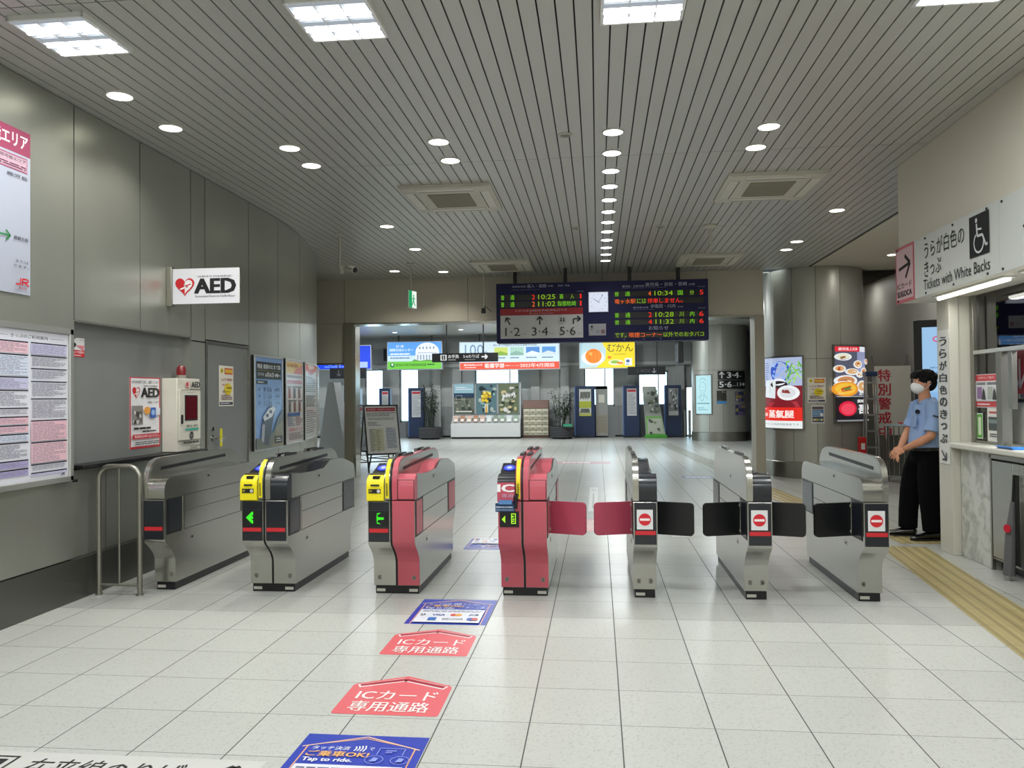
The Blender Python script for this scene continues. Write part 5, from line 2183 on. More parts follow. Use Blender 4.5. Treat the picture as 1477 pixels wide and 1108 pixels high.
strip(2.36, 3.6, 4.25, .41, -6.2, 'yellow tactile strip running from the right frame edge towards the last gate')
strip(2.78, 8.3, 4.9, .38, 4.2, 'yellow tactile strip seen between the two right gates, running to the hall')
b = MB()
b.box(0, .62, 0, .40, 0, .002, m_tac)
for i in range(10):
    for j in range(6):
        b.lathe([(.016, .002), (.011, .0055), (.001, .0055)], m_tac, 8, (.035 + i * .061, .035 + j * .066, 0), caps=False)
tag(b.obj('tactile_paving', loc=(2.86, 7.98, 0)), 'dotted yellow tactile tiles under the attendant shoes', 'tactile paving', 'tactile paving strips')
b = MB()
m_bar = M('#7d7a68', .4)
for k in range(5):
    x = .0 + k * .075
    b.box(x, x + .03, 0, 9.5, 0, .004, m_bar)
tag(b.obj('guide_bars', loc=(2.30, 14.6, 0), rz=math.radians(3.2)), 'row of parallel dull guide bars on the hall floor left of the far column', 'tactile paving')

# ------------------------------------------------------------------ floor stickers
def round_house(w, h, r=.05):
    """five sided arrow shape with rounded corners, normalised"""
    return [(.0 + .02, .0), (.98, 0), (1, .03), (1, .72), (.97, .77), (.54, .985), (.50, 1), (.46, .985), (.03, .77), (0, .72), (0, .03)]


def ic_sticker(g):
    g.poly(round_house(1, 1), '#d9646a')
    g.line([(.06, .70), (.50, .90), (.94, .70)], .045, '#ece0de')
    g.line([(.075, .715), (.50, .905), (.925, .715)], .030, '#a02438')
    g.text('ICカード', .12, .36, .90, .58, '#ece6e2', .02)
    g.text('専用通路', .12, .07, .88, .31, '#ece6e2', .02)


def touch_sticker(g, full=True):
    g.rect(0, 0, 1, 1, '#2b3fa8')
    g.line([(.07, .0), (.07, .82), (.50, .95), (.93, .82), (.93, .0)], .006, '#e0a878')
    g.line([(.03, .80), (.50, .975), (.97, .80)], .008, '#e8c0a0')
    g.text('タッチ決済', .12, .76, .42, .815, '#e6e8f2', .02)
    for k in range(4):
        x = .46 + k * .025
        g.line([(x, .755 - .004 * k), (x + .012, .787), (x, .82 + .004 * k)], .006, '#e6e8f2')
    g.text('で', .575, .765, .615, .805, '#e6e8f2', .02)
    g.text('ご乗車OK!', .11, .655, .60, .735, '#e8b06a', .035)
    g.text('Tap to ride.', .11, .57, .50, .635, '#f2f2f6', .03)
    g.line([(.66, .70), (.66, .80), (.86, .80), (.86, .70)], .004, '#8a9ae0')
    for cx in (.66, .86):
        pts = [(cx + .07 * math.cos(math.radians(a)), .63 + .055 * math.sin(math.radians(a))) for a in range(0, 361, 20)]
        g.line(pts, .003, '#8a9ae0')
        g.poly([(cx - .03, .60), (cx + .02, .605), (cx + .03, .65), (cx - .01, .66)], '#8a9ae0')
    g.rows(.72, .72, .80, .77, 2, '#8a9ae0', .5, 2)
    g.rect(.09, .04, .91, .53, '#dcdee6')
    g.rows(.12, .42, .88, .50, 2, '#5a6080', .5, 8)
    g.text('VISA', .28, .28, .44, .345, '#1d3a8c', .05)
    g.ellipse(.55, .315, .045, .045, '#d8402a')
    g.ellipse(.61, .315, .045, .045, '#e8a030')
    g.text('JCB', .74, .27, .86, .36, '#2a5a8a', .03)
    g.line([(.16, .27), (.19, .31), (.16, .35)], .006, '#333')
    g.line([(.13, .28), (.155, .31), (.13, .34)], .006, '#333')
    g.rect(.26, .10, .36, .20, '#2a6ab8')
    g.text('DISCOVER', .44, .12, .70, .18, '#3a3a40', .01)
    g.ellipse(.80, .155, .06, .05, '#3a5aa8')
    g.ellipse(.84, .155, .04, .05, '#c04a40')


floor_graphic('floor_sticker', 'blue floor sticker about tap to ride, nearest the gates', 'floor sticker', .525, .615, (-1.243, 4.99), touch_sticker, group='lane floor stickers')
floor_graphic('floor_sticker', 'red arrow-topped floor sticker, the farther of the two before the pink gate', 'floor sticker', .50, .50, (-1.238, 4.385), ic_sticker, group='lane floor stickers')
floor_graphic('floor_sticker', 'red arrow-topped floor sticker, the nearer of the two in the foreground', 'floor sticker', .50, .50, (-1.232, 3.55), ic_sticker, group='lane floor stickers')
floor_graphic('floor_sticker', 'large blue tap to ride floor sticker cut by the bottom edge', 'floor sticker', .525, .615, (-1.245, 2.715), touch_sticker, group='lane floor stickers')


def line_sticker(g):
    g.rect(0, 0, 1, 1, '#c9c9c3')
    g.text('在来線のりば', .592, .42, .872, .86, '#1d1e1e', .02)
    g.text('Conventional Lines', .592, .12, .872, .30, '#1d1e1e', .01)
    g.line([(.955, .12), (.955, .76)], .035, '#1d1e1e')
    g.line([(.922, .58), (.955, .84), (.988, .58)], .035, '#1d1e1e')
    g.frame(.47, .10, .56, .88, .004, '#1d1e1e')
    g.frame(.485, .40, .545, .80, .008, '#1d1e1e')
    g.rect(.02, .12, .28, .88, '#1d1e1e')


floor_graphic('floor_sticker', 'white floor sign with black station lettering at the lower left edge', 'floor sign', 2.3, .36, (-3.62, 2.70), line_sticker)


def rev(draw):
    return draw


floor_graphic('floor_sticker', 'blue floor sticker lying behind the pink edged gate', 'floor sticker', .36, .58, (-.92, 8.03), touch_sticker, math.pi, 'lane floor stickers')


def pale_red(g):
    g.poly(round_house(1, 1), '#dca6a6')
    g.poly([(.05, .05), (.95, .05), (.95, .70), (.5, .9), (.05, .70)], '#e2b8b6')
    g.text('ICカード', .12, .40, .88, .60, '#e8dcd8', .02)
    g.text('専用通路', .12, .12, .88, .34, '#e8dcd8', .02)


floor_graphic('floor_sticker', 'faded pink arrow floor sticker seen beyond the pink flaps', 'floor sticker', 1.35, .95, (.26, 9.35), pale_red, math.pi, 'lane floor stickers')


def white_strip(g):
    g.rect(0, 0, 1, 1, '#dcdcd8')
    g.text('出口', .2, .82, .8, .92, '#8a8a86', .02)
    g.line([(.5, .1), (.5, .7)], .02, '#a8a8a4')


floor_graphic('floor_sticker', 'narrow white floor sticker between the lanes beyond the flaps', 'floor sticker', .12, 2.6, (-.135, 10.0), white_strip)


def pale_bar(c1):
    def f(g):
        g.rect(0, 0, 1, 1, c1)
        g.rows(.1, .2, .9, .8, 1, '#d6d6da', .7, 6)
    return f


floor_graphic('floor_marker', 'faded red floor marking strip across the hall floor', 'floor marking', 1.15, .55, (-.89, 17.0), pale_bar('#b08a8e'))
floor_graphic('floor_marker', 'bluish floor marking strip right of the lanes in the hall', 'floor marking', .55, .45, (1.45, 14.0), pale_bar('#8088a4'))
floor_graphic('floor_marker', 'small grey floor mark just behind the narrow gate flap', 'floor marking', .34, .12, (.70, 8.2), pale_bar('#a8a89c'))

# ------------------------------------------------------------------ frame signs left of the passage
def service_sheet(g):
    g.rect(0, 0, 1, 1, '#c8c9c8')
    g.rect(.04, .89, .96, .965, '#a02838')
    g.text('特急料金・乗車券のお知らせ', .08, .91, .92, .945, '#dcb8bc', .02)
    g.rows(.04, .78, .96, .87, 3, '#55585c', .4, 4)
    g.rows(.08, .70, .90, .76, 2, '#77797c', .4, 3)
    g.rows(.06, .58, .45, .67, 3, '#44464a', .35, 3)
    g.rect(.10, .06, .52, .52, '#b4b49c')
    g.rows(.08, .04, .26, .52, 14, '#7c8084', .5, 2)
    g.rows(.28, .04, .42, .50, 14, '#8a8c70', .5, 2)
    g.rect(.62, .10, .92, .54, '#aeb4be')
    g.rows(.62, .10, .92, .54, 12, '#7c8088', .4, 2)


def a_frame(x, y, rz, label):
    t = thing('a_frame_sign', label, 'sign stand', (x, y, 0), math.radians(rz), 'black A-frame signs')
    lean = math.radians(14)
    for sgn, nm in ((-1, 'front_leaf'), (1, 'back_leaf')):
        b = MB()
        w, hh = .70, 1.34
        for (xa, xb, za, zb) in ((-w / 2, -w / 2 + .028, 0, hh), (w / 2 - .028, w / 2, 0, hh), (-w / 2, w / 2, hh - .028, hh), (-w / 2, w / 2, .34, .368)) if sgn < 0 else ((-w / 2, -w / 2 + .022, 0, hh), (w / 2 - .022, w / 2, 0, hh), (-w / 2, w / 2, .16, .18)):
            b.box(xa, xb, -.012, .012, za, zb, m_black)
        if sgn < 0:
            b.box(-w / 2 + .02, w / 2 - .02, -.004, .008, .35, hh - .02, m_black)
        o = b.obj(nm, t, bevel=.004)
        foot = .30 * sgn
        o.location = (0, foot, 0)
        o.rotation_euler = (lean * (-1 if sgn > 0 else 1) * -1, 0, 0)
        if sgn < 0:
            g = G(w - .056, .94, x0=-w / 2 + .028, z0=.37, y0=-.0135, rough=.3, eps=.0008)
            service_sheet(g)
            g.obj('sheet', o)
    b = MB()
    for x_ in (-.34, .34):
        b.box(x_ - .008, x_ + .008, -.22, .22, .22, .235, m_black)
    b.obj('spreader', t)
    return t


a_frame(-4.26, 15.35, 34, 'black A-frame sign with a red headed price sheet, the nearer of the pair')
a_frame(-4.75, 16.2, -32, 'black A-frame sign turned away behind the nearer one, beside the steel post')

t = thing('leaning_panel', 'tall grey tapering panel seen through the small left opening', 'panel', (-5.35, 15.6, 0))
b = MB()
b.prism([(-.32, 0), (.36, 0), (.06, 1.76), (-.06, 1.76)], 0, .45, M('#a5a8a8', .5, .1), axis='y')
b.obj('panel', t, bevel=.004)
b = MB()
b.box(.06, .11, .1, .14, 1.30, 1.33, m_white)
b.obj('latch', t)

# ------------------------------------------------------------------ the far hall
def light_box(x0, x1, z0, z1, Y, draw, label, em=.95):
    t = thing('advert_light_box', label, 'lit advert', (x0, Y, z0), 0, 'advert light boxes of the hall')
    w, h = x1 - x0, z1 - z0
    b = MB()
    b.box(0, w, 0, .22, 0, h, M('#b8bcc0', .4, .5))
    b.obj('case', t, bevel=.008)
    b = MB()
    for x in (w * .2, w * .8):
        b.box(x - .015, x + .015, .09, .13, h, CEIL - z0, m_black)
    b.obj('hanger', t)
    g = G(w - .06, h - .06, x0=.03, z0=.03, y0=-.002, em=em, eps=.002)
    draw(g)
    g.obj('lit_picture', t)
    return t


def ad_blue(g):
    g.rect(0, 0, 1, 1, '#0c40e0')
    g.rows(.35, .06, .82, .13, 1, '#7aa0f4', .6, 4)
    g.rect(.80, .05, .96, .30, '#a8c0f8')
    g.text('伊藤', .40, .16, .60, .24, '#c8d8fa', .02)


def ad_uni(g):
    g.rect(0, 0, 1, 1, '#4f94e6')
    g.poly([(0, .45), (.5, .30), (1, .45), (1, 1), (0, 1)], '#5ea2ec')
    g.rect(.0, .28, 1, .50, '#c6def2')
    g.ellipse(.74, .62, .22, .36, '#e9edf2', 30)
    g.rect(.52, .30, .96, .56, '#dfe4ea')
    g.rect(.56, .58, .92, .62, '#b8c4d2')
    for k in range(7):
        g.rect(.55 + k * .055, .34, .575 + k * .055, .52, '#8fa4b8', up=(k == 0))
    for k in range(5):
        g.ellipse(.60 + k * .065, .78, .014, .05, '#7a90aa', 10, up=(k == 0))
    g.poly([(.45, .28), (.5, .36), (.6, .30), (.75, .34), (.9, .30), (1, .36), (1, .28)], '#5e9a48')
    g.text('進学・就職', .16, .80, .30, .90, '#eef4fa', .02)
    g.text('国際交流センター', .04, .66, .48, .76, '#dff0ff', .03)
    g.rows(.05, .52, .42, .60, 1, '#eef4fa', .6, 5)
    g.rows(.05, .38, .44, .44, 1, '#4a6a8a', .6, 6)
    g.rect(0, 0, 1, .28, '#6cc23a')
    g.ellipse(.09, .15, .045, .09, '#1d7a4a')
    g.ellipse(.09, .17, .02, .05, '#c8e8b0')
    g.text('鹿児島大学医学部附属病院看護', .16, .10, .72, .20, '#2a5a2a', .02)
    g.rows(.74, .12, .96, .20, 1, '#2a5a2a', .6, 4)


def ad_100(g):
    g.rect(0, 0, 1, 1, '#cfe4f0')
    g.rect(0, 0, 1, .255, '#e2553e')
    g.text('100', .05, .50, .24, .92, '#7a96b2', -.02)
    g.text('th', .24, .52, .285, .70, '#7a96b2', -.01)
    g.text('純心女子学園創立百年記念看護学科新設', .34, .84, .78, .93, '#3c4c5c', .01)
    for k, c in enumerate(('#c8d870', '#a8d0c0', '#4f8ad0', '#5a9ad8')):
        x = .35 + k * .16
        g.rect(x, .50, x + .135, .80, c)
        g.poly([(x, .50), (x + .135, .50), (x + .135, .58), (x + .06, .66), (x, .57)], ('#8ab04a', '#88b0a0', '#dfe8f0', '#d0dce0')[k])
        g.rows(x, .38, x + .11, .45, 1, '#55708a', .5, 4)
    g.text('鹿児島純心大学', .04, .13, .23, .20, '#f8e6e2', .03)
    g.rows(.05, .05, .20, .09, 1, '#f8e6e2', .6, 5)
    g.text('看護学部', .25, .05, .45, .215, '#fbeae6', .03)
    g.text('伊敷キャンパス', .46, .10, .60, .15, '#f8dcd6', .02)
    g.text('2023年4月開設', .61, .06, .955, .205, '#fbeae6', .02)


def ad_mikan(g):
    g.rect(0, 0, 1, 1, '#f2d81e')
    g.poly([(0, 0), (.30, .02), (.46, .3), (.48, .7), (.40, 1), (0, 1)], '#a8ccd8')
    g.poly([(0, 0), (.30, .02), (.46, .3), (.48, .7), (.40, 1), (.06, 1), (.02, .5)], '#bcd8e0')
    g.ellipse(.24, .40, .21, .30, '#e4e8e6')
    g.ellipse(.25, .46, .15, .28, '#f08a28')
    for k in (-1, 0, 1):
        g.line([(.25 + k * .05, .22), (.25 + k * .075, .46), (.25 + k * .03, .72)], .02, '#d86a18')
    g.ellipse(.20, .55, .03, .06, '#fbb45a')
    g.text('むかん', .50, .62, .97, .92, '#3c4a1c', .0)
    g.line([(.62, .84), (.66, .90)], .03, '#6aa02a')
    g.rows(.62, .50, .86, .54, 1, '#8a7a1a', .5, 6)
    g.ellipse(.54, .40, .035, .05, '#e8782a')
    g.ellipse(.66, .20, .14, .11, '#e4e4c8')
    g.ellipse(.64, .22, .08, .06, '#8aba3a')
    g.ellipse(.73, .18, .06, .045, '#e08a2a')
    g.rect(.82, .08, .95, .36, '#e8eef0')
    g.ellipse(.875, .25, .035, .06, '#4a6a9a')
    g.rows(.84, .10, .93, .16, 1, '#7a9ab8', .6, 3)


light_box(-10.4, -7.80, 2.43, 3.29, 27.0, ad_blue, 'long deep blue light box at the far left, running behind the steel post')
light_box(-7.245, -5.30, 2.40, 3.385, 27.0, ad_uni, 'light box with white domed building and green band in the hall')
light_box(-4.71, -1.25, 2.35, 3.34, 27.0, ad_100, 'wide white light box with red band reading 2023年4月開設')
light_box(-.61, 1.28, 2.35, 3.28, 27.0, ad_mikan, 'yellow light box with an orange on a plate, below the departure board')


def hang_sign(x0, x1, z0, z1, Y, label, draw, rods=True, em=0.0):
    t = thing('hanging_sign', label, 'hanging sign', (x0, Y, z0), 0, 'black hanging direction signs')
    w, h = x1 - x0, z1 - z0
    b = MB()
    b.box(0, w, 0, .10, 0, h, m_black)
    b.obj('case', t, bevel=.006)
    b = MB()
    for x in (w * .22, w * .78):
        b.cyl((x, .05, h), (x, .05, CEIL - z0), .018, m_black, 10)
    b.obj('rod', t)
    g = G(w, h, y0=-.001, em=em, eps=.001)
    draw(g)
    g.obj('lettering', t)
    return t


def hs1(g):
    g.rect(.13, .18, .225, .82, '#e4e4e4')
    g.rect(.15, .25, .172, .75, '#1c1c1c')
    g.rect(.182, .25, .204, .75, '#1c1c1c')
    g.text('お手洗', .25, .42, .41, .82, '#e4e4e4', .03)
    g.rows(.25, .18, .37, .30, 1, '#c0c0c0', .6, 3)
    g.text('5·6のりば', .48, .42, .72, .82, '#e4e4e4', .02)
    g.rows(.50, .18, .66, .30, 1, '#a0a0a0', .5, 4)
    g.arrow(.80, .55, .15, 0, .035, '#f0f0f0')


def hs2(g):
    g.text('2 · 4のりば', .25, .30, .60, .70, '#55575c', .01)
    g.arrow(.70, .50, .16, -90, .022, '#9a9da2')


def hs3(g):
    g.arrow(.25, .50, .20, -90, .025, '#4a4c52')


hang_sign(-4.193, -2.50, 2.335, 2.56, 20.0, 'black hanging sign for platforms 5 and 6 and toilets in the hall', hs1, em=0.6)
hang_sign(.97, 2.18, 2.10, 2.37, 26.0, 'dim black sign with a down arrow hanging before the far windows', hs2)
hang_sign(-8.95, -7.70, 2.10, 2.45, 26.0, 'black hanging sign under the blue light box at the far left', hs3)
t = thing('edge_on_sign', 'black hanging sign seen nearly edge-on left of the far column', 'hanging sign', (2.55, 25.6, 2.45))
b = MB()
b.box(0, .16, 0, 1.0, 0, .70, m_black)
b.obj('case', t, bevel=.01)
b = MB()
b.box(-.012, 0, .05, .95, .05, .65, M('#7d8488', .4))
for z in (.24, .43):
    b.box(-.014, -.011, .05, .95, z, z + .015, m_black)
b.obj('side_panel', t)
b = MB()
for x in (.0, .12):
    b.box(x, x + .05, .4, .45, .70, CEIL - 2.45, m_black)
b.obj('hanger', t)

# hall column signs
HC, HR = (3.86, 25.9), .87


def sketch_ad(g):
    g.rect(0, 0, 1, 1, '#b4dfe6')
    c = '#5a8088'
    g.line([(.5 + .20 * math.cos(math.radians(a)), .68 + .15 * math.sin(math.radians(a))) for a in range(0, 361, 20)], .008, c)
    g.line([(.32, .86), (.40, .92), (.60, .92), (.70, .86)], .012, c)
    g.line([(.42, .70), (.46, .70)], .01, c)
    g.line([(.54, .70), (.58, .70)], .01, c)
    g.line([(.44, .61), (.50, .595), (.56, .61)], .01, c)
    g.line([(.20, .40), (.35, .50), (.45, .46), (.62, .50), (.80, .38)], .01, c)
    g.line([(.35, .45), (.42, .33), (.55, .36), (.60, .46)], .01, c)
    g.rows(.10, .24, .90, .30, 1, c, .4, 5)
    g.rows(.15, .08, .85, .18, 2, '#80aab2', .4, 4)


bent_box(HC, .87, 226, 42, .82, 2.07, sketch_ad, 'pale blue lit panel with a line drawing on the far column', .85)


def plat_sign(a, b_, toilet):
    def f(g):
        g.rect(0, 0, 1, 1, '#16191b')
        if toilet:
            g.text(a, .05, .18, .44, .84, '#ededed', .035)
            g.rect(.64, .28, .78, .76, '#e6e6e6')
            g.rect(.67, .34, .70, .70, '#16191b')
            g.rect(.72, .34, .75, .70, '#16191b')
            g.arrow(.885, .52, .15, 0, .032, '#e6e6e6')
        else:
            g.arrow(.13, .52, .19, 90, .034, '#e6e6e6')
            g.text(a, .30, .18, .70, .84, '#ededed', .035)
        g.rows(.46 if toilet else .72, .30, .60 if toilet else .84, .42, 1, '#a0a0a0', .5, 2)
    return f


bent_sheet(HC, .875, 288, 62, 1.90, 2.165, plat_sign('3·4', '', False), 'column_sign', 'upper black platform sign with an up arrow on the far column', 'sign', thick=.03)
bent_sheet(HC, .875, 288, 62, 1.615, 1.88, plat_sign('5·6', '', True), 'column_sign', 'lower black platform sign with toilet symbol and right arrow on the far column', 'sign', thick=.03)


def photo_grid(c):
    def f(g):
        g.rect(0, 0, 1, 1, c)
        for i in range(4):
            for j in range(3):
                g.rect(.05 + i * .24, .06 + j * .31, .24 + i * .24, .30 + j * .31, random.choice(('#8a7a5a', '#c8b89a', '#3a4258', '#7a6a8a', '#b0a040')))
    return f


def dark_photo(g):
    g.rect(0, .22, 1, 1, '#2a2622')
    g.poly([(.2, .3), (.8, .9), (.9, .85), (.4, .25)], '#b0a47a')
    g.poly([(.1, .4), (.6, .95), (.7, .9)], '#c8c0a8')
    g.rect(0, 0, 1, .20, '#3f8ac8')


bent_sheet(HC, .872, 265, 19, 1.16, 1.56, dark_photo, 'column_poster', 'small dark photo poster with blue foot on the far column')
bent_sheet(HC, .872, 308, 31, 1.22, 1.53, photo_grid('#55588a'), 'column_poster', 'upper grid of small photos on the far column')
bent_sheet(HC, .872, 308, 31, .80, 1.13, photo_grid('#6a608c'), 'column_poster', 'lower grid of small photos on the far column')


def kiosk(x0, x1, label, draw, ztop=1.78, Y=27.6):
    w = x1 - x0
    t = thing('information_pillar', label, 'information pillar', (x0, Y, 0), 0, 'dark blue information pillars')
    b = MB()
    b.box(0, w, 0, .30, .0, ztop, M('#16294a', .4))
    b.obj('body', t, bevel=.01)
    b = MB()
    b.box(-.03, w + .03, -.03, .33, 0, .05, m_black)
    b.obj('foot', t)
    g = G(w * .62, ztop * .52, x0=w * .19, z0=ztop * .42, y0=-.006, eps=.002, rough=.3)
    draw(g)
    g.obj('poster', t)
    b = MB()
    b.box(-.035, -.005, .0, .3, .06, ztop, M('#5d86c4', .3, 0, .15))
    b.obj('light_edge', t)
    return t


def k_text(g):
    g.rect(0, 0, 1, 1, '#bfc1c2')
    g.rect(.05, .88, .95, .97, '#b03440')
    g.rows(.08, .05, .92, .84, 14, '#85888c', .4, 3)


def k_photo(g):
    g.rect(0, 0, 1, 1, '#8a8e90')
    g.rect(0, 0, 1, .16, '#c8c8c4')
    for k in range(26):
        g.ellipse(.1 + .8 * random.random(), .25 + .7 * random.random(), .10, .06, random.choice(('#2c3036', '#c8cacc', '#55605a', '#6a6258')), 8)


def k_green(g):
    g.rect(0, 0, 1, 1, '#c4c6be')
    g.rect(0, .30, 1, .55, '#a8b040')
    g.rect(0, 0, 1, .10, '#b8bc60')
    for k in range(12):
        g.line([(.1 + .07 * k, .62 + .03 * (k % 3)), (.14 + .07 * k, .9)], .02, '#3a4038', up=(k == 0))
    for k in range(12):
        g.line([(.1 + .07 * k, .12), (.16 + .06 * k, .28 - .02 * (k % 2))], .02, '#3a4038', up=(k == 0))


kiosk(-8.95, -8.40, 'dark blue information pillar at the far left behind the A-frames', k_green)
kiosk(-7.67, -7.30, 'narrow dark blue information pillar between the left windows', k_text)
kiosk(-6.62, -6.10, 'dark blue information pillar left of the left palm pot', k_text)
kiosk(-.76, -.10, 'dark blue information pillar with green poster right of the right palm', k_green)
kiosk(.90, 1.42, 'dark blue information pillar with white text sheet', k_text)
kiosk(2.30, 2.83, 'dark blue information pillar with a photo, nearest the far column', k_photo)

t = thing('vending_unit', 'grey machine with louvred lower half between the information pillars', 'machine', (-.07, 27.75, 0))
b = MB()
b.box(0, .42, 0, .4, .05, 1.76, M('#8e8f8a', .5, .2))
b.box(-.03, .40, 0, .4, 1.66, 1.78, M('#4a4c48', .5))
b.obj('body', t, bevel=.01)
b = MB()
b.box(.03, .39, -.006, 0, .15, .78, M('#9a9484', .5))
for k in range(12):
    b.box(.04, .38, -.010, -.005, .18 + k * .05, .20 + k * .05, M('#6d685a', .5))
b.obj('louvre', t)
b = MB()
b.box(.10, .30, -.005, 0, 1.2, 1.48, m_offwhite)
b.obj('notice', t)
t = thing('door_stopper_post', 'pair of short steel bollards before the bright far doorway', 'bollard', (2.95, 27.7, 0))
for k in (0, 1):
    b = MB()
    b.cyl((k * .16, 0, 0), (k * .16, 0, .92), .045, m_steel_d, 16)
    b.obj('post', t)
t = thing('leaflet_tower', 'leaning green and grey leaflet tower between two dark blue pillars', 'display stand', (1.62, 27.35, 0))
b = MB()
b.prism([(0, .05), (.66, .05), (.34, 1.74), (-.10, 1.74)], 0, .22, M('#9aa098', .5), axis='y')
b.obj('body', t, bevel=.01)
b = MB()
b.box(-.04, .70, -.06, .28, 0, .09, M('#3f9a2c', .5))
b.obj('foot', t, bevel=.01)
g = G(1, 1, y0=-.004, eps=.002, rough=.4)
g.poly([(.03, .10), (.62, .10), (.50, .72), (-.02 + .0, .72)], '#6fae4c')
g.poly([(.06, .14), (.60, .14), (.50, .66), (.04, .66)], '#aeb4a4')
random.seed(3)
for k in range(30):
    z = .16 + 1.5 * random.random()
    x = .22 + .0 - z * .06 + random.uniform(-.16, .24) * (1 - z * .2)
    g.ellipse(x + .06, z, .05, .045, random.choice(('#3c4440', '#c8ccc4', '#7a8a6a', '#55605a')), 8)
g.obj('leaflets', t)

# brochure rack
t = thing('brochure_rack', 'white brochure rack with three large posters under the wide light box', 'brochure rack', (-5.05, 27.45, 0))
b = MB()
b.prism([(-.30, .06), (.30, .06), (.30, 1.93), (.10, 1.93), (.10, .80), (-.22, .52), (-.30, .50)], 0, 2.40, M('#c9cbc9', .45))
b.obj('body', t, bevel=.008)
b = MB()
b.box(.02, 2.38, -.25, .28, 0, .06, m_black)
b.obj('base', t)


def rk(bgc, cols, n, mark=None):
    def f(g):
        g.rect(0, 0, 1, 1, bgc)
        for k in range(n):
            g.ellipse(.08 + .84 * random.random(), .06 + .88 * random.random(), .05 + .08 * random.random(), .03 + .05 * random.random(), random.choice(cols), 9)
        if mark == 'flower':
            for k in range(18):
                g.ellipse(.5 + random.uniform(-.22, .22), .58 + random.uniform(-.16, .16), .07, .05, random.choice(('#e8c83a', '#f2dc6a', '#c8a020')), 10)
            g.rect(.42, .05, .60, .35, '#c8d0c0')
            g.poly([(.45, .05), (.52, .4), (.56, .05)], '#e0a030')
        if mark == 'script':
            g.line([(.2, .45), (.28, .70), (.34, .50), (.44, .72), (.50, .52), (.62, .74), (.60, .55), (.80, .76), (.78, .60)], .05, '#e8e8e0')
        if mark == 'sea':
            g.rect(0, .70, 1, 1, '#98bcc8')
            g.rect(0, .56, 1, .70, '#1f3a56')
            g.rows(.1, .80, .9, .92, 2, '#e8eef0', .4, 4)
            g.rows(.1, .06, .9, .12, 1, '#d8d8d0', .7, 2)
            g.line([(.1, .5), (.4, .5), (.4, .62), (.1, .62), (.1, .5)], .01, '#c8c8c0')
    return f


random.seed(11)
for k, dr in enumerate((rk('#6a6f62', ('#4c5448', '#8a8c7c', '#3a4440', '#a89c8a'), 30, 'sea'), rk('#5a7a80', ('#2a4450', '#8ab0b0', '#1c2c30', '#b0b8b0'), 30, 'flower'), rk('#6a7458', ('#3a4434', '#a8ac90', '#c8b88a', '#24282a', '#d8d4cc'), 30, 'script'))):
    g = G(.70, 1.05, x0=.06 + k * .785, z0=.84, y0=.096, eps=.0015, rough=.3)
    dr(g)
    g.obj('poster', t)
    b = MB()
    for a in ((.03, .79, .81, .84), (.03, .79, 1.89, 1.92), (.03, .06, .81, 1.92), (.76, .79, .81, 1.92)):
        b.box(a[0] + k * .785, a[1] + k * .785, .08, .10, a[2], a[3], M('#8f989a', .4, .5))
    b.obj('poster_frame', t)
random.seed(5)
br0 = None
for k in range(10):
    c = random.choice(('#b88a78', '#a8785a', '#c8a898')) if k < 5 else random.choice(('#c8d0cc', '#8aa08a', '#d8d4cc', '#7a8a7a'))
    b = MB()
    b.prism([(-.15, .0), (-.145, .0), (-.02, .22), (-.025, .22)], 0, .17, M(c, .5))
    b.prism([(-.152, .02), (-.150, .02), (-.10, .10), (-.102, .10)], .03, .14, M('#e4e2da', .5))
    pos = ['leftmost', 'second', 'third', 'fourth', 'fifth', 'sixth', 'seventh', 'eighth', 'ninth', 'rightmost'][k]
    tag(b.obj('brochure_stack', loc=(-4.98 + k * .232, 27.40 - .03, .56 + .02)), ('reddish' if k < 5 else 'pale green and white') + ' brochure in the white rack, %s of the row of ten' % pos, 'brochures', 'brochures in the white rack')

t = thing('pamphlet_shelf', 'brown topped pamphlet shelf with cream pockets right of the white rack', 'shelf', (-2.58, 27.5, 0))
b = MB()
b.box(0, .90, 0, .30, 0, 1.31, M('#6a5148', .5))
b.obj('cabinet', t, bevel=.006)
b = MB()
b.box(.01, .89, -.02, 0, 1.03, 1.30, M('#7d6258', .5))
b.obj('header', t)
for i in range(4):
    b = MB()
    for j in range(5):
        x = .03 + i * .215
        z = .10 + j * .185
        b.prism([(-.05, z + .0), (-.01, z + .0), (-.01, z + .17), (-.025, z + .17), (-.055, z + .09)], x, x + .20, M('#b9b49e', .5))
        b.box(x + .03, x + .17, -.058, -.054, z + .03, z + .08, M('#8a8670', .5))
    b.obj('pocket_column', t)


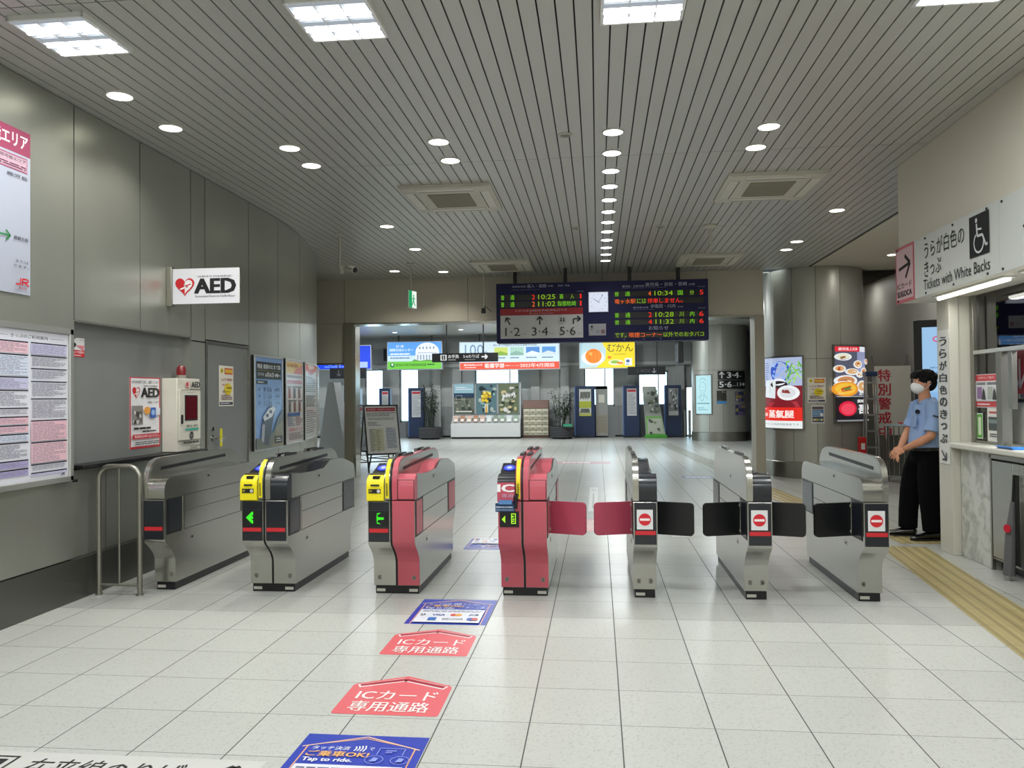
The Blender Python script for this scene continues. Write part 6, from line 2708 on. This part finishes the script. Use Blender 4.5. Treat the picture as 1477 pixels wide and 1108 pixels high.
def palm(x, y, w, h, label, seed):
    random.seed(seed)
    t = thing('potted_palm', label, 'potted plant', (x, y, 0), 0, 'potted palms of the hall')
    b = MB()
    b.lathe([(.30, 0), (.40, .08), (.40, .40), (.37, .42), (.36, .36), (.002, .36)], M('#2e2e30', .6), 28, caps=False)
    for k in range(6):
        z = .06 + k * .06
        b.lathe([(.40, z), (.415, z + .01), (.415, z + .03), (.40, z + .04)], M('#3a3a3c', .6), 28, caps=False)
    b.obj('pot', t)
    s = MB()
    l = MB()
    gm = [M(c, .6) for c in ('#2c3a26', '#3a4a2e', '#1f2a1c')]
    for k in range(20):
        a = random.random() * 6.28
        r = .22 * random.random()
        hh = h * random.uniform(.6, 1.0) - .36
        lean = random.uniform(.1, 1.0) * w * .4
        pts = [(r * math.cos(a) + lean * math.cos(a) * (q / 5) ** 1.6, r * math.sin(a) + lean * .6 * math.sin(a) * (q / 5) ** 1.6, .36 + hh * q / 5) for q in range(6)]
        s.tube(pts, [.010, .009, .008, .007, .006, .004], gm[2], 5)
        for q in range(22):
            f = random.uniform(.35, 1)
            i = min(4, int(f * 5))
            u = f * 5 - i
            p = Vector(pts[i]).lerp(Vector(pts[i + 1]), u)
            aa = random.random() * 6.28
            ln = random.uniform(.14, .30)
            d = Vector((math.cos(aa), math.sin(aa), random.uniform(-.4, .5))).normalized() * ln
            sd = d.cross(Vector((0, 0, 1))).normalized() * .016
            m1 = p + d * .5 + Vector((0, 0, .02))
            e = p + d + Vector((0, 0, -.05))
            l.add([p, m1 - sd, e, m1 + sd], [(0, 1, 2, 3)], random.choice(gm))
    s.obj('stems', t)
    l.obj('foliage', t, smooth=0)


palm(-5.74, 27.05, .75, 2.05, 'potted palm left of the white brochure rack', 21)
palm(-1.22, 27.05, .75, 1.75, 'potted palm right of the pamphlet shelf', 22)
b = MB()
b.box(0, .30, 0, .02, 0, .09, M('#3aa880', .4, 0, .3))
tag(b.obj('green_label', loc=(-1.15, 26.60, .42)), 'small green label plate on the right palm pot', 'label')
t = thing('wall_speaker', 'black box speaker left of the domed building advert', 'speaker', (-7.62, 27.9, 2.75))
b = MB()
b.box(0, .38, 0, .10, 0, .45, m_black)
b.obj('case', t, bevel=.01)
b = MB()
b.box(.03, .35, -.006, 0, .04, .41, M('#1d1e20', .8))
b.obj('grille', t)
b = MB()
b.box(.15, .22, .1, .42, .18, .25, m_black)
b.obj('arm', t)

# ------------------------------------------------------------------ the attendant
def rings(b, secs, mat, seg=20, cap=True):
    """loft of horizontal ellipses: (x, y, z, rx, ry)"""
    vs = []
    for (x, y, z, rx, ry) in secs:
        for k in range(seg):
            a = 2 * math.pi * k / seg
            vs.append((x + rx * math.cos(a), y + ry * math.sin(a), z))
    n = len(secs)
    fs = [(i * seg + k, i * seg + (k + 1) % seg, (i + 1) * seg + (k + 1) % seg, (i + 1) * seg + k) for i in range(n - 1) for k in range(seg)]
    fs += [list(range(seg))[::-1], list(range((n - 1) * seg, n * seg))]
    b.add(vs, fs, mat)


def remesh(o, voxel, it=4, fac=.5):
    r = o.modifiers.new('remesh', 'REMESH')
    r.mode = 'VOXEL'
    r.voxel_size = voxel
    r.use_smooth_shade = True
    if it:
        s = o.modifiers.new('smooth', 'SMOOTH')
        s.iterations = it
        s.factor = fac
    return o


def skin_mat():
    m = M('#c98f6f', .5)
    b_ = m.node_tree.nodes['Principled BSDF']
    b_.inputs['Subsurface Weight'].default_value = .08
    b_.inputs['Subsurface Radius'].default_value = (.02, .008, .004)
    return m


m_skin = skin_mat()
m_shirt = brushed('#8fa9d2', .75, 0, (30, 30, 30), .04, 0, 'shirt_cloth')
m_trou = M('#050507', .95)
m_hair = M('#070607', .8)
m_trou.node_tree.nodes['Principled BSDF'].inputs['Specular IOR Level'].default_value = .12
m_hair.node_tree.nodes['Principled BSDF'].inputs['Specular IOR Level'].default_value = .25
P_ = thing('person', 'station attendant in light blue short-sleeved shirt, black trousers and white mask, hands clasped', 'person', (3.17, 8.28, .0058))
# coordinates: -x is forwards, -y is towards the camera
b = MB()
SK = m_skin
# head
HX, HZ = .045, 1.535
b.ell((HX, 0, HZ + .012), (.094, .076, .108), SK, 24, 16)
b.ell((HX - .028, 0, HZ - .055), (.066, .060, .072), SK, 20, 12)
b.ell((HX - .052, 0, HZ - .095), (.034, .036, .026), SK, 14, 8)
b.ell((HX - .060, 0, HZ + .035), (.038, .060, .034), SK, 16, 10)
b.prism([(HX - .080, HZ + .03), (HX - .118, HZ - .022), (HX - .112, HZ - .034), (HX - .080, HZ - .036)], -.013, .013, SK, axis='y')
b.ell((HX - .108, 0, HZ - .028), (.014, .016, .011), SK, 10, 8)
b.ell((HX - .086, 0, HZ - .062), (.014, .026, .010), SK, 12, 8)
for s in (-1, 1):
    b.ell((HX + .010, s * .078, HZ - .012), (.018, .010, .032), SK, 12, 8)
    b.ell((HX - .078, s * .030, HZ + .022), (.014, .022, .008), SK, 10, 6)
# neck and trunk core
b.tube([(.06, 0, 1.20), (.055, 0, 1.33), (.045, 0, 1.40), (.03, 0, 1.47)], [.08, .062, .056, .054], SK, 16)
rings(b, [(.07, 0, .86, .10, .14), (.06, 0, 1.0, .11, .15), (.07, 0, 1.15, .10, .15), (.08, 0, 1.28, .07, .15), (.07, 0, 1.33, .04, .10)], SK)
# legs inside the trousers
for s, k, a in ((-1, (.02, -.10, .48), (.05, -.11, .08)), (1, (-.07, .10, .48), (-.09, .12, .08))):
    b.tube([(.05, s * .08, .90), k, a], [.085, .055, .04], SK, 12)
# arms: near (camera side) and far
arms = {-1: [(.065, -.175, 1.30), (.045, -.225, 1.16), (.0, -.245, 1.015), (-.075, -.185, .955), (-.145, -.095, .905), (-.175, -.055, .88)],
        1: [(.05, .175, 1.30), (.02, .215, 1.16), (-.03, .215, 1.05), (-.10, .135, .975), (-.165, .05, .905), (-.19, .015, .875)]}
for s, pts in arms.items():
    b.tube(pts, [.058, .050, .043, .040, .030, .026], SK, 14)


def hand(b, o, d, nrm, s, curl=1.0, length=.18):
    """palm with five separate bent fingers; o wrist, d direction, nrm back-of-hand normal, s thumb side"""
    o, d, nrm = Vector(o), Vector(d).normalized(), Vector(nrm).normalized()
    sd = d.cross(nrm).normalized() * s
    q = Matrix((sd, d, nrm)).transposed().to_quaternion()
    b.ell(o + d * .045, (.040, .052, .017), SK, 16, 10, q)
    for k, (off, ln) in enumerate(((.034, .070), (.012, .082), (-.011, .077), (-.033, .060))):
        p0 = o + d * .078 + sd * off
        p1 = p0 + d * ln * .42 - nrm * .006 * curl
        p2 = p1 + d * ln * .30 - nrm * .020 * curl
        p3 = p2 + d * ln * .16 - nrm * .022 * curl
        b.tube([o + d * .05 + sd * off * .9, p0, p1, p2, p3], [.0095, .0092, .0086, .0080, .0064], SK, 10)
    t0 = o + d * .020 + sd * .030
    b.tube([t0, t0 + d * .028 + sd * .020 - nrm * .006, t0 + d * .055 + sd * .024 - nrm * .014, t0 + d * .072 + sd * .020 - nrm * .02], [.013, .012, .0105, .008], SK, 10)


hand(b, (-.175, -.055, .88), (-.78, .40, -.48), (-.35, -.80, .45), 1, 1.1)
hand(b, (-.19, .015, .878), (-.45, -.45, -.75), (-.75, .35, .45), -1, .6)
body = b.obj('body', P_)
remesh(body, .0048, 3, .5)

# eyes and brows
b = MB()
for s in (-1, 1):
    b.ell((HX - .084, s * .031, HZ + .008), (.010, .014, .006), M('#e8e4de', .3), 12, 8)
    b.ell((HX - .0925, s * .031, HZ + .008), (.003, .006, .006), M('#1a1210', .2), 10, 6)
b.obj('eye', P_)
b = MB()
for s in (-1, 1):
    b.tube([(HX - .094, s * .014, HZ + .032), (HX - .092, s * .032, HZ + .037), (HX - .078, s * .050, HZ + .030)], [.003, .0038, .002], m_hair, 6)
b.obj('eyebrow', P_)
# hair
b = MB()
b.ell((HX + .012, 0, HZ + .040), (.108, .090, .092), m_hair, 24, 14)
b.ell((HX + .050, 0, HZ + .0), (.068, .083, .090), m_hair, 20, 12)
b.ell((HX - .050, 0, HZ + .082), (.058, .070, .040), m_hair, 20, 10)
b.ell((HX - .062, 0, HZ + .064), (.045, .072, .042), m_hair, 20, 10)
for s in (-1, 1):
    b.ell((HX + .005, s * .064, HZ + .035), (.072, .024, .052), m_hair, 16, 10)
random.seed(4)
for k in range(46):
    a = random.uniform(-2.4, 2.4)
    el = random.uniform(.0, 1.3)
    c = Vector((HX + .012, 0, HZ + .035))
    d = Vector((math.cos(a) * math.cos(el), math.sin(a) * math.cos(el), math.sin(el)))
    p = c + Vector((d.x * .10, d.y * .085, d.z * .088))
    b.tube([p, p + d * .018 + Vector((.0, 0, -.006)), p + d * .022 + Vector((0, 0, -.026))], [.012, .009, .003], m_hair, 6)
for k in range(12):
    y = -.062 + k * .0113
    b.tube([(HX - .06, y, HZ + .10), (HX - .098, y * 1.02, HZ + .082), (HX - .106, y * 1.04, HZ + .048 - .008 * (k % 2))], [.014, .010, .004], m_hair, 6)
for s in (-1, 1):
    b.tube([(HX - .01, s * .078, HZ + .05), (HX - .012, s * .083, HZ + .01), (HX - .010, s * .081, HZ - .015)], [.016, .010, .004], m_hair, 6)
hr = remesh(b.obj('hair', P_), .0045, 2, .4)
# mask
b = MB()
m_mask = M('#dfe0e2', .7)
b.ell((HX - .055, 0, HZ - .055), (.072, .066, .060), m_mask, 24, 14)
b.ell((HX - .095, 0, HZ - .045), (.036, .040, .044), m_mask, 20, 12)
mk = remesh(b.obj('face_mask', P_), .004, 4, .5)
b = MB()
for s in (-1, 1):
    b.tube([(HX - .04, s * .070, HZ - .028), (HX + .0, s * .084, HZ + .002), (HX + .022, s * .088, HZ + .012), (HX + .030, s * .087, HZ - .01)], .0022, m_mask, 6)
    b.tube([(HX - .04, s * .066, HZ - .085), (HX + .0, s * .082, HZ - .05), (HX + .028, s * .087, HZ - .02)], .0022, m_mask, 6)
b.obj('ear_loop', mk)

# shirt
b = MB()
rings(b, [(.055, 0, .865, .140, .165), (.045, 0, .92, .155, .178), (.05, 0, 1.0, .148, .176), (.06, 0, 1.10, .138, .180), (.07, 0, 1.20, .130, .188), (.078, 0, 1.28, .112, .184), (.078, 0, 1.325, .085, .150), (.07, 0, 1.36, .060, .085)], m_shirt, 28)
for s, pts in arms.items():
    A = [Vector(p) for p in pts]
    hem = A[1].lerp(A[2], .75)
    b.tube([A[0] + Vector((-.0, -s * .05, .005)), A[0], A[1], hem], [.070, .080, .073, .075], m_shirt, 18)
sh = remesh(b.obj('shirt', P_), .006, 3, .5)
b = MB()
col = M('#97afd6', .75)
pts = [(.07 + .070 * math.cos(math.radians(a)) * 1.0, .068 * math.sin(math.radians(a)), 1.372 - .030 * max(0, -math.cos(math.radians(a)))) for a in range(-165, 166, 15)]
for i in range(len(pts) - 1):
    (x0, y0, z0), (x1, y1, z1) = pts[i], pts[i + 1]
    k = 1.30
    f = lambda x, y: (.07 + (x - .07) * k, y * k)
    (u0, v0), (u1, v1) = f(x0, y0), f(x1, y1)
    b.add([(x0, y0, z0 + .012), (x1, y1, z1 + .012), (u1, v1, z1 - .028), (u0, v0, z0 - .028)], [(0, 1, 2, 3)], col)
co = b.obj('collar', sh, smooth=60)
so = co.modifiers.new('solid', 'SOLIDIFY')
so.thickness = .004
b = MB()
b.box(-.002, .068, -.2925, -.284, 0, .014, m_navy)
bd = b.obj('sleeve_badge', sh, loc=(.0, -.018, 1.205), bevel=.002)
bd.rotation_euler = (0, math.radians(14), 0)
b = MB()
b.cyl((-.052, -.085, 1.245), (-.062, -.092, 1.247), .022, m_navy, 20)
b.obj('round_badge', sh)
b = MB()
b.prism([(-.098, 1.10), (-.088, 1.10), (-.080, 1.205), (-.090, 1.205)], -.125, -.045, m_shirt, axis='y')
b.tube([(-.094, -.075, 1.20), (-.100, -.078, 1.225)], .005, M('#c8cad0', .3, .8), 8)
b.obj('breast_pocket', sh, bevel=.003)
# belt
b = MB()
rings(b, [(.055, 0, .862, .146, .171), (.053, 0, .900, .150, .176)], m_black, 28)
b.obj('belt', P_)
# trousers
b = MB()
rings(b, [(.055, 0, .885, .143, .169), (.06, 0, .82, .150, .178), (.06, 0, .76, .150, .178), (.055, 0, .72, .12, .15)], m_trou, 28)
b.tube([(.07, -.085, .82), (.05, -.10, .64), (.03, -.108, .46), (.045, -.112, .26), (.055, -.115, .085)], [.115, .118, .100, .093, .090], m_trou, 20)
b.tube([(.045, .085, .82), (-.02, .10, .64), (-.065, .105, .46), (-.085, .112, .26), (-.09, .118, .085)], [.115, .115, .098, .090, .088], m_trou, 20)
remesh(b.obj('trousers', P_), .0065, 3, .5)
# shoes
m_shoe = M('#08080a', .22, 0, 0, .3)
for (ax, ay, yawd) in ((.06, -.115, 8), (-.085, .118, -14)):
    b = MB()
    sec = [(.055, .036, .0, .030, .085), (.02, .042, 0, .034, .085), (-.06, .045, 0, .034, .075), (-.13, .048, 0, .036, .052), (-.19, .040, 0, .030, .040), (-.225, .018, 0, .015, .028)]
    vs = []
    for (x, ry, _, _2, h) in sec:
        for k in range(14):
            a = 2 * math.pi * k / 14
            vs.append((x, ry * math.cos(a), .006 + h * .5 + h * .5 * math.sin(a)))
    fs = [(i * 14 + k, i * 14 + (k + 1) % 14, (i + 1) * 14 + (k + 1) % 14, (i + 1) * 14 + k) for i in range(5) for k in range(14)]
    fs += [list(range(14))[::-1], list(range(70, 84))]
    b.add(vs, fs, m_shoe)
    b.ell((.035, 0, .05), (.045, .044, .045), m_shoe, 14, 8)
    o = remesh(b.obj('shoe', P_, loc=(ax, ay, 0), rz=math.radians(yawd)), .005, 3, .5)
    b = MB()
    b.prism([(.085, -.040), (-.06, -.046), (-.14, -.050), (-.20, -.038), (-.232, 0), (-.20, .038), (-.14, .050), (-.06, .046), (.085, .040)], 0.0, .014, M('#050506', .5), axis='z')
    b.obj('sole', o, bevel=.003)
